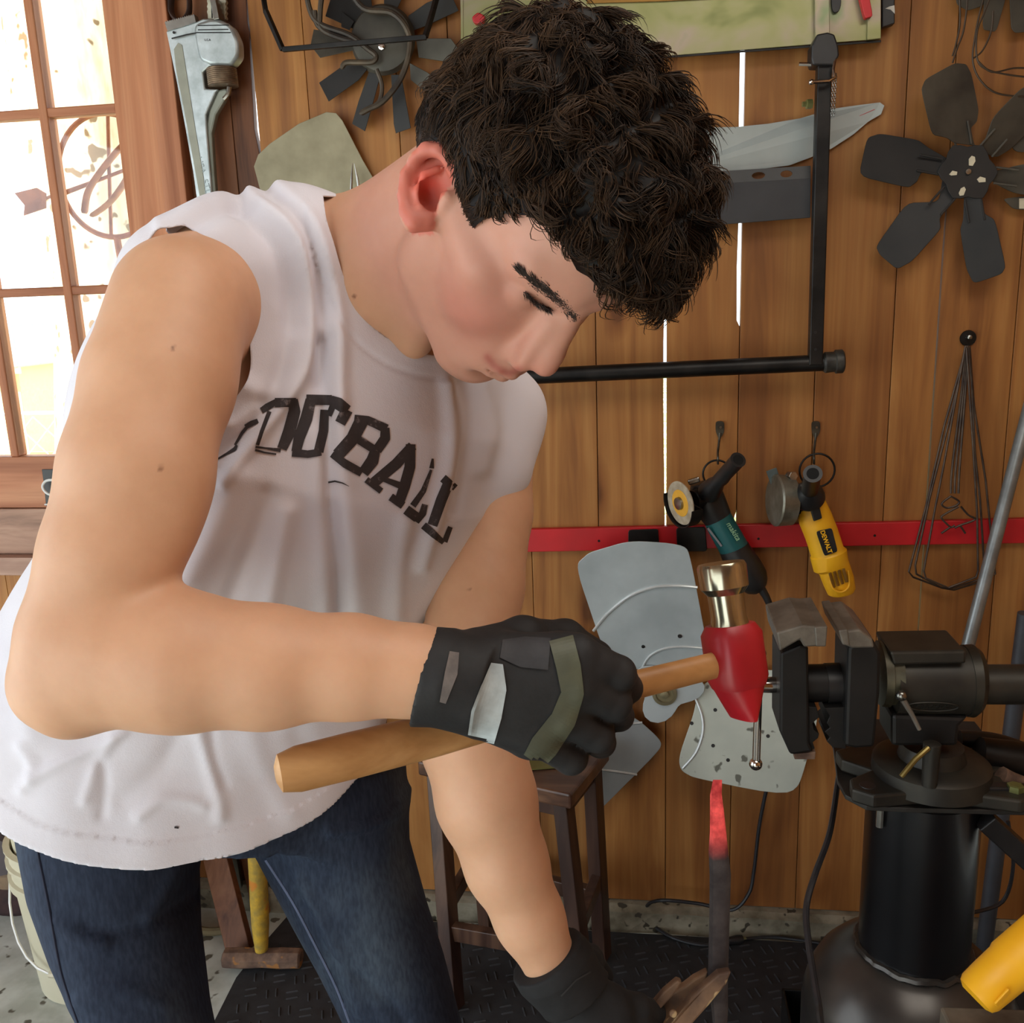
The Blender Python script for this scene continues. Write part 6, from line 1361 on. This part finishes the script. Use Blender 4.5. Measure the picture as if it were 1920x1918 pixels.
K = 8; ts = np.linspace(0, 1, K); Vh = np.zeros((NS, K, 3, 3)); rad = np.where(side > .5, .00042, .00050)*RNG.uniform(.8, 1.4, NS)
lift = np.where(side > .5, .0012, .0040)*RNG.uniform(.5, 1.5, NS)
cen = []
for t in ts:
    wv = np.sin(t*4.2*1.0+ph)-np.sin(ph); cen.append(R0p-R0n*.0012+offg*(.38*t)+fl_*(Ln*(t-.25*t*t*np.abs(curl)))[:, None]+bi2*(.0042*curl*wv*(Ln/.03))[:, None]+R0n*(lift*np.sin(math.pi*min(1, t*.85))-.004*t*t*(side < .5))[:, None])
cen = np.stack(cen, 1)
for k in range(K):
    tp_ = (1-ts[k])**.6*.85+.15
    for j in range(3):
        a = 2*math.pi*j/3; Vh[:, k, j] = cen[:, k]+(math.cos(a)*bi2+math.sin(a)*R0n)*(rad*tp_)[:, None]
idx = np.arange(NS*K*3).reshape(NS, K, 3); Fh = []
for j in range(3):
    l = (j+1) % 3; Fh.append(np.stack([idx[:, :-1, j], idx[:, :-1, l], idx[:, 1:, l], idx[:, 1:, j]], -1).reshape(-1, 4))
Fh = np.concatenate(Fh); Vh = Vh.reshape(-1, 3)
tone = RNG.random(NS)**1.6; d0, d1 = np.array(lin((20, 14, 11))), np.array(lin((84, 60, 40)))
gt = np.clip(.5+.5*cell((120, 90, -70), 2), 0, 1); tone = np.clip(tone*.7+gt*.3, 0, 1)*np.where(side > .5, .75, 1); colh = d0+(d1-d0)*tone[:, None]*.75
meh = bpy.data.meshes.new('hair'); nb_ = len(HPc); Vall = np.concatenate([HPc, Vh]); Fq_ = np.concatenate([HQc if HQc.shape[1] == 4 else np.concatenate([HQc, HQc[:, 2:3]], 1)*0+0, Fh+nb_]) if HQc.shape[1] == 4 else None
Tall = np.concatenate([tri(HQc), tri(Fh)+nb_]); fast_mesh(meh, c2w(Vall), Tall); hair = link('hair', meh, hm_, person, smooth='all')
setcol(meh, 'hair_tone', np.concatenate([np.tile(lin((18, 13, 11)), (nb_, 1)), np.repeat(colh, K*3, 0)]))
print('hair', NS)
# brows and lashes as short fine hairs on the face
def fuzz(name, L, n, wd, ln, dirv, r, parent, lift_=.0008):
    P = sp2(L, 8); V = []; Fs = []; b = MB()
    for _ in range(n):
        k = RNG.integers(0, len(P)-1); t = RNG.random(); x = P[k][0]+(P[k+1][0]-P[k][0])*t+RNG.normal()*wd*.4; y = P[k][1]+(P[k+1][1]-P[k][1])*t+RNG.normal()*wd*.4
        h = cast(bodyT, x, y, .0002)
        if h is None or -h[2] > .78: continue
        dd = np.array([P[k+1][0]-P[k][0], -(P[k+1][1]-P[k][1]), 0.]); dd = nrm(nrm(dd)*dirv[0]+np.array([dirv[1], dirv[2], .35])+RNG.normal(size=3)*.25)
        b.tube([c2w(h), c2w(h+dd*ln*.5+np.array([0, 0, lift_])), c2w(h+dd*ln+np.array([0, 0, lift_*.6]))], [r, r*.8, r*.2], 3, caps=False)
    if b.v: return b.build(name, dkh, parent)
dkh = mat('dark_hair', (52, 38, 33), .6, rgb2=(38, 28, 24))
fuzz('eyebrow', [(974, 508), (1000, 527), (1030, 550)], 420, 6, .0060, (-.9, .1, .3), .00024, person)
fuzz('eyebrow', [(1000, 528), (1030, 551), (1056, 573), (1079, 596)], 1100, 11, .0060, (-.9, .1, .3), .00026, person)
fuzz('eyelashes', [(984, 548), (998, 562), (1016, 574), (1030, 579)], 260, 4, .0055, (.2, .3, -.8), .00020, person)

# ---- forging hammer in the right hand
ham = thing('forging_hammer', 'cross-peen hammer with pale wood handle and red-painted head, gripped in the right glove', 'hammer', c2w(q(1000, 1335, .72)))
hA, hB = q(516, 1452, .655), q(1385, 1236, .80)
hwd = woodmat('hickory', (140, 98, 58), (172, 126, 80), (196, 152, 104), knots=False, axis='x', stain=False, rough=.4)
L = hB-hA; st_ = [(0, .006), (.008, .0135), (.04, .0165), (.14, .0170), (.30, .0165), (.45, .0140), (.62, .0120), (.80, .0115), (1.02, .011)]
MB().tube([c2w(hA+L*t) for t, r in st_], [r for t, r in st_], 24, flat=.72, hint=tuple(c2w(np.array([0, 0, 1.]))-CC)).build('handle', hwd, ham, smooth=True)
hu = nrm(q(1350, 1050, .80)-q(1378, 1250, .80)); hcn = q(1376, 1222, .80)
hu = nrm(hu-np.dot(hu, nrm(L))*nrm(L)*.3); hs = nrm(np.cross(hu, nrm(L))); ht = np.cross(hs, hu)
def hsec(t, a, b_, n=16, e=3.2):
    out = []
    for k in range(n):
        th = 2*math.pi*(k+.5)/n; c_, s_ = math.cos(th), math.sin(th); out.append(c2w(hcn+hu*t+hs*a*np.sign(c_)*abs(c_)**(2/e)+ht*b_*np.sign(s_)*abs(s_)**(2/e)))
    return out
def hloft(secs, name, m, **kw):
    b = MB(); V = sum(secs, []); n = len(secs[0]); b.add(V, [(i*n+k, i*n+(k+1) % n, (i+1)*n+(k+1) % n, (i+1)*n+k) for i in range(len(secs)-1) for k in range(n)]+[tuple(range(n-1, -1, -1)), tuple((len(secs)-1)*n+k for k in range(n))]); return b.build(name, m, ham, **kw)
hred = mat('hammer_red', (176, 22, 34), .4, rgb2=(138, 14, 26), scale=10)
hloft([hsec(-.030, .019, .021), hsec(-.022, .0225, .0235), hsec(.016, .0225, .0235), hsec(.024, .018, .019)], 'head', hred, smooth=True)
hloft([hsec(-.030, .019, .021, e=2.6), hsec(-.045, .019, .013, e=2.6), hsec(-.058, .018, .005, e=2.6)], 'peen', hred, smooth=True)
hloft([hsec(.023, .0165, .0165, 24, 2), hsec(.030, .0150, .0150, 24, 2), hsec(.050, .0155, .0155, 24, 2), hsec(.056, .0205, .0205, 24, 2), hsec(.074, .0210, .0210, 24, 2), hsec(.077, .0195, .0195, 24, 2)], 'striking_face', mat('polished_steel', (190, 184, 160), .18, .95, rgb2=(150, 142, 118), scale=20), smooth=True)

# ---- tongs and the hot iron
iron = thing('hot_iron_bar', 'upright forged iron bar with a red-hot tip, held in the tongs', 'iron bar', c2w(q(1350, 1880, .95)))
im, nt, b = newmat('heated_iron'); tc = nn(nt, 'ShaderNodeTexCoord'); sx2 = nn(nt, 'ShaderNodeSeparateXYZ'); nt.links.new(tc.outputs['Object'], sx2.inputs[0])
zt0, zt1 = (c2w(q(1345, 1605, .94))-WL[iron.name])[2], (c2w(q(1345, 1565, .94))-WL[iron.name])[2]
mr = nn(nt, 'ShaderNodeMapRange'); mr.inputs[1].default_value = float(zt0)-.004; mr.inputs[2].default_value = float(zt1)+.004; nt.links.new(sx2.outputs[2], mr.inputs[0])
nz = noise(nt, 40, (1, 1, 1), 4, .6); rb_ = ramp(nt, nz.outputs[0], [(.35, lin((40, 34, 36))), (.65, lin((66, 60, 60)))]); rh_ = ramp(nt, nz.outputs[0], [(.35, lin((120, 20, 24))), (.6, lin((206, 74, 70)))])
nt.links.new(mix(nt, rb_.outputs[0], rh_.outputs[0], mr.outputs[0]), b.inputs['Base Color']); b.inputs['Roughness'].default_value = .8; nt.links.new(rh_.outputs[0], b.inputs['Emission Color'])
em = nn(nt, 'ShaderNodeMath', operation='MULTIPLY'); em.inputs[1].default_value = .55; nt.links.new(mr.outputs[0], em.inputs[0]); nt.links.new(em.outputs[0], b.inputs['Emission Strength']); bump(nt, b, nz.outputs[0], .5, .002)
secs = [(1345, 1462, 8, .002), (1342, 1490, 11, .004), (1344, 1520, 13, .005), (1346, 1560, 15, .006), (1347, 1595, 18, .007), (1350, 1640, 20, .008), (1349, 1720, 19.5, .008), (1347, 1800, 19, .008), (1346, 1850, 19, .008), (1349, 1890, 16, .007), (1350, 1940, 12, .006)]
b = MB(); V = []
for i, (x, y, h_, dp_) in enumerate(secs):
    d0_ = .94+.02*(y-1462)/480; j = RNG.uniform(-1, 1, 4)*.8
    V += [c2w(q(x-h_+j[0], y, d0_-.2*dp_)), c2w(q(x-h_*.6+j[1], y, d0_-dp_)), c2w(q(x+h_*.6+j[2], y, d0_-dp_)), c2w(q(x+h_+j[3], y, d0_-.2*dp_)), c2w(q(x+h_*.6, y, d0_+dp_)), c2w(q(x-h_*.6, y, d0_+dp_))]
b.add(V, [(i*6+k, i*6+(k+1) % 6, (i+1)*6+(k+1) % 6, (i+1)*6+k) for i in range(len(secs)-1) for k in range(6)]+[tuple(range(6)), tuple((len(secs)-1)*6+k for k in range(6))]); b.build('bar', im, iron, smooth=True, sharp=50)
tg = thing('blacksmith_tongs', 'rusty scaled tongs held in the lower glove gripping the iron bar', 'tongs', c2w(q(1260, 1890, .93)))
tm = mat('scaled_rust', (132, 102, 76), .7, .2, rgb2=(76, 56, 44), scale=26, bmp=.8, spots=((176, 150, 110), 40, .64))
def tplate(L, d_, th, name):
    P = [c2w(q(x, y, d_+dz)) for x, y, dz in L]; vec = c2w(np.array([0, 0, -th]))-CC; return MB().prism(P, vec).build(name, tm, tg, bevel=.002)
tplate([(1372, 1822, .0), (1362, 1846, .0), (1330, 1885, -.002), (1290, 1930, -.004), (1250, 1975, -.004), (1232, 1950, -.004), (1288, 1882, -.002), (1296, 1868, 0), (1320, 1850, 0), (1348, 1826, 0)], .925, .012, 'jaw')
tplate([(1328, 1822, 0), (1322, 1850, 0), (1302, 1862, 0), (1288, 1878, 0), (1240, 1930, 0), (1200, 1960, 0), (1176, 1952, 0), (1216, 1900, 0), (1246, 1870, 0), (1284, 1850, 0), (1302, 1836, 0)], .955, .012, 'jaw')
tplate([(1270, 1838, 0), (1280, 1842, 0), (1262, 1868, 0), (1225, 1908, 0), (1205, 1920, 0), (1212, 1898, 0), (1244, 1860, 0)], .93, .010, 'rein_edge')
MB().tube([c2w(q(1240, 1925, .93)), c2w(q(1180, 1990, .94)), c2w(q(1020, 2130, 1.0))], [.008, .0085, .007], 10).build('rein', tm, tg, smooth=True)
MB().tube([c2w(q(1205, 1950, .955)), c2w(q(1160, 1985, .96)), c2w(q(1000, 2100, 1.03))], [.008, .0085, .007], 10).build('rein', tm, tg, smooth=True)
MB().lathe(c2w(q(1262, 1900, .921)), c2w(np.array([0, 0, 1.]))-CC, [(0, .004), (.0015, .0035), (.002, .002)], 12).build('rivet', tm, tg, smooth=True)
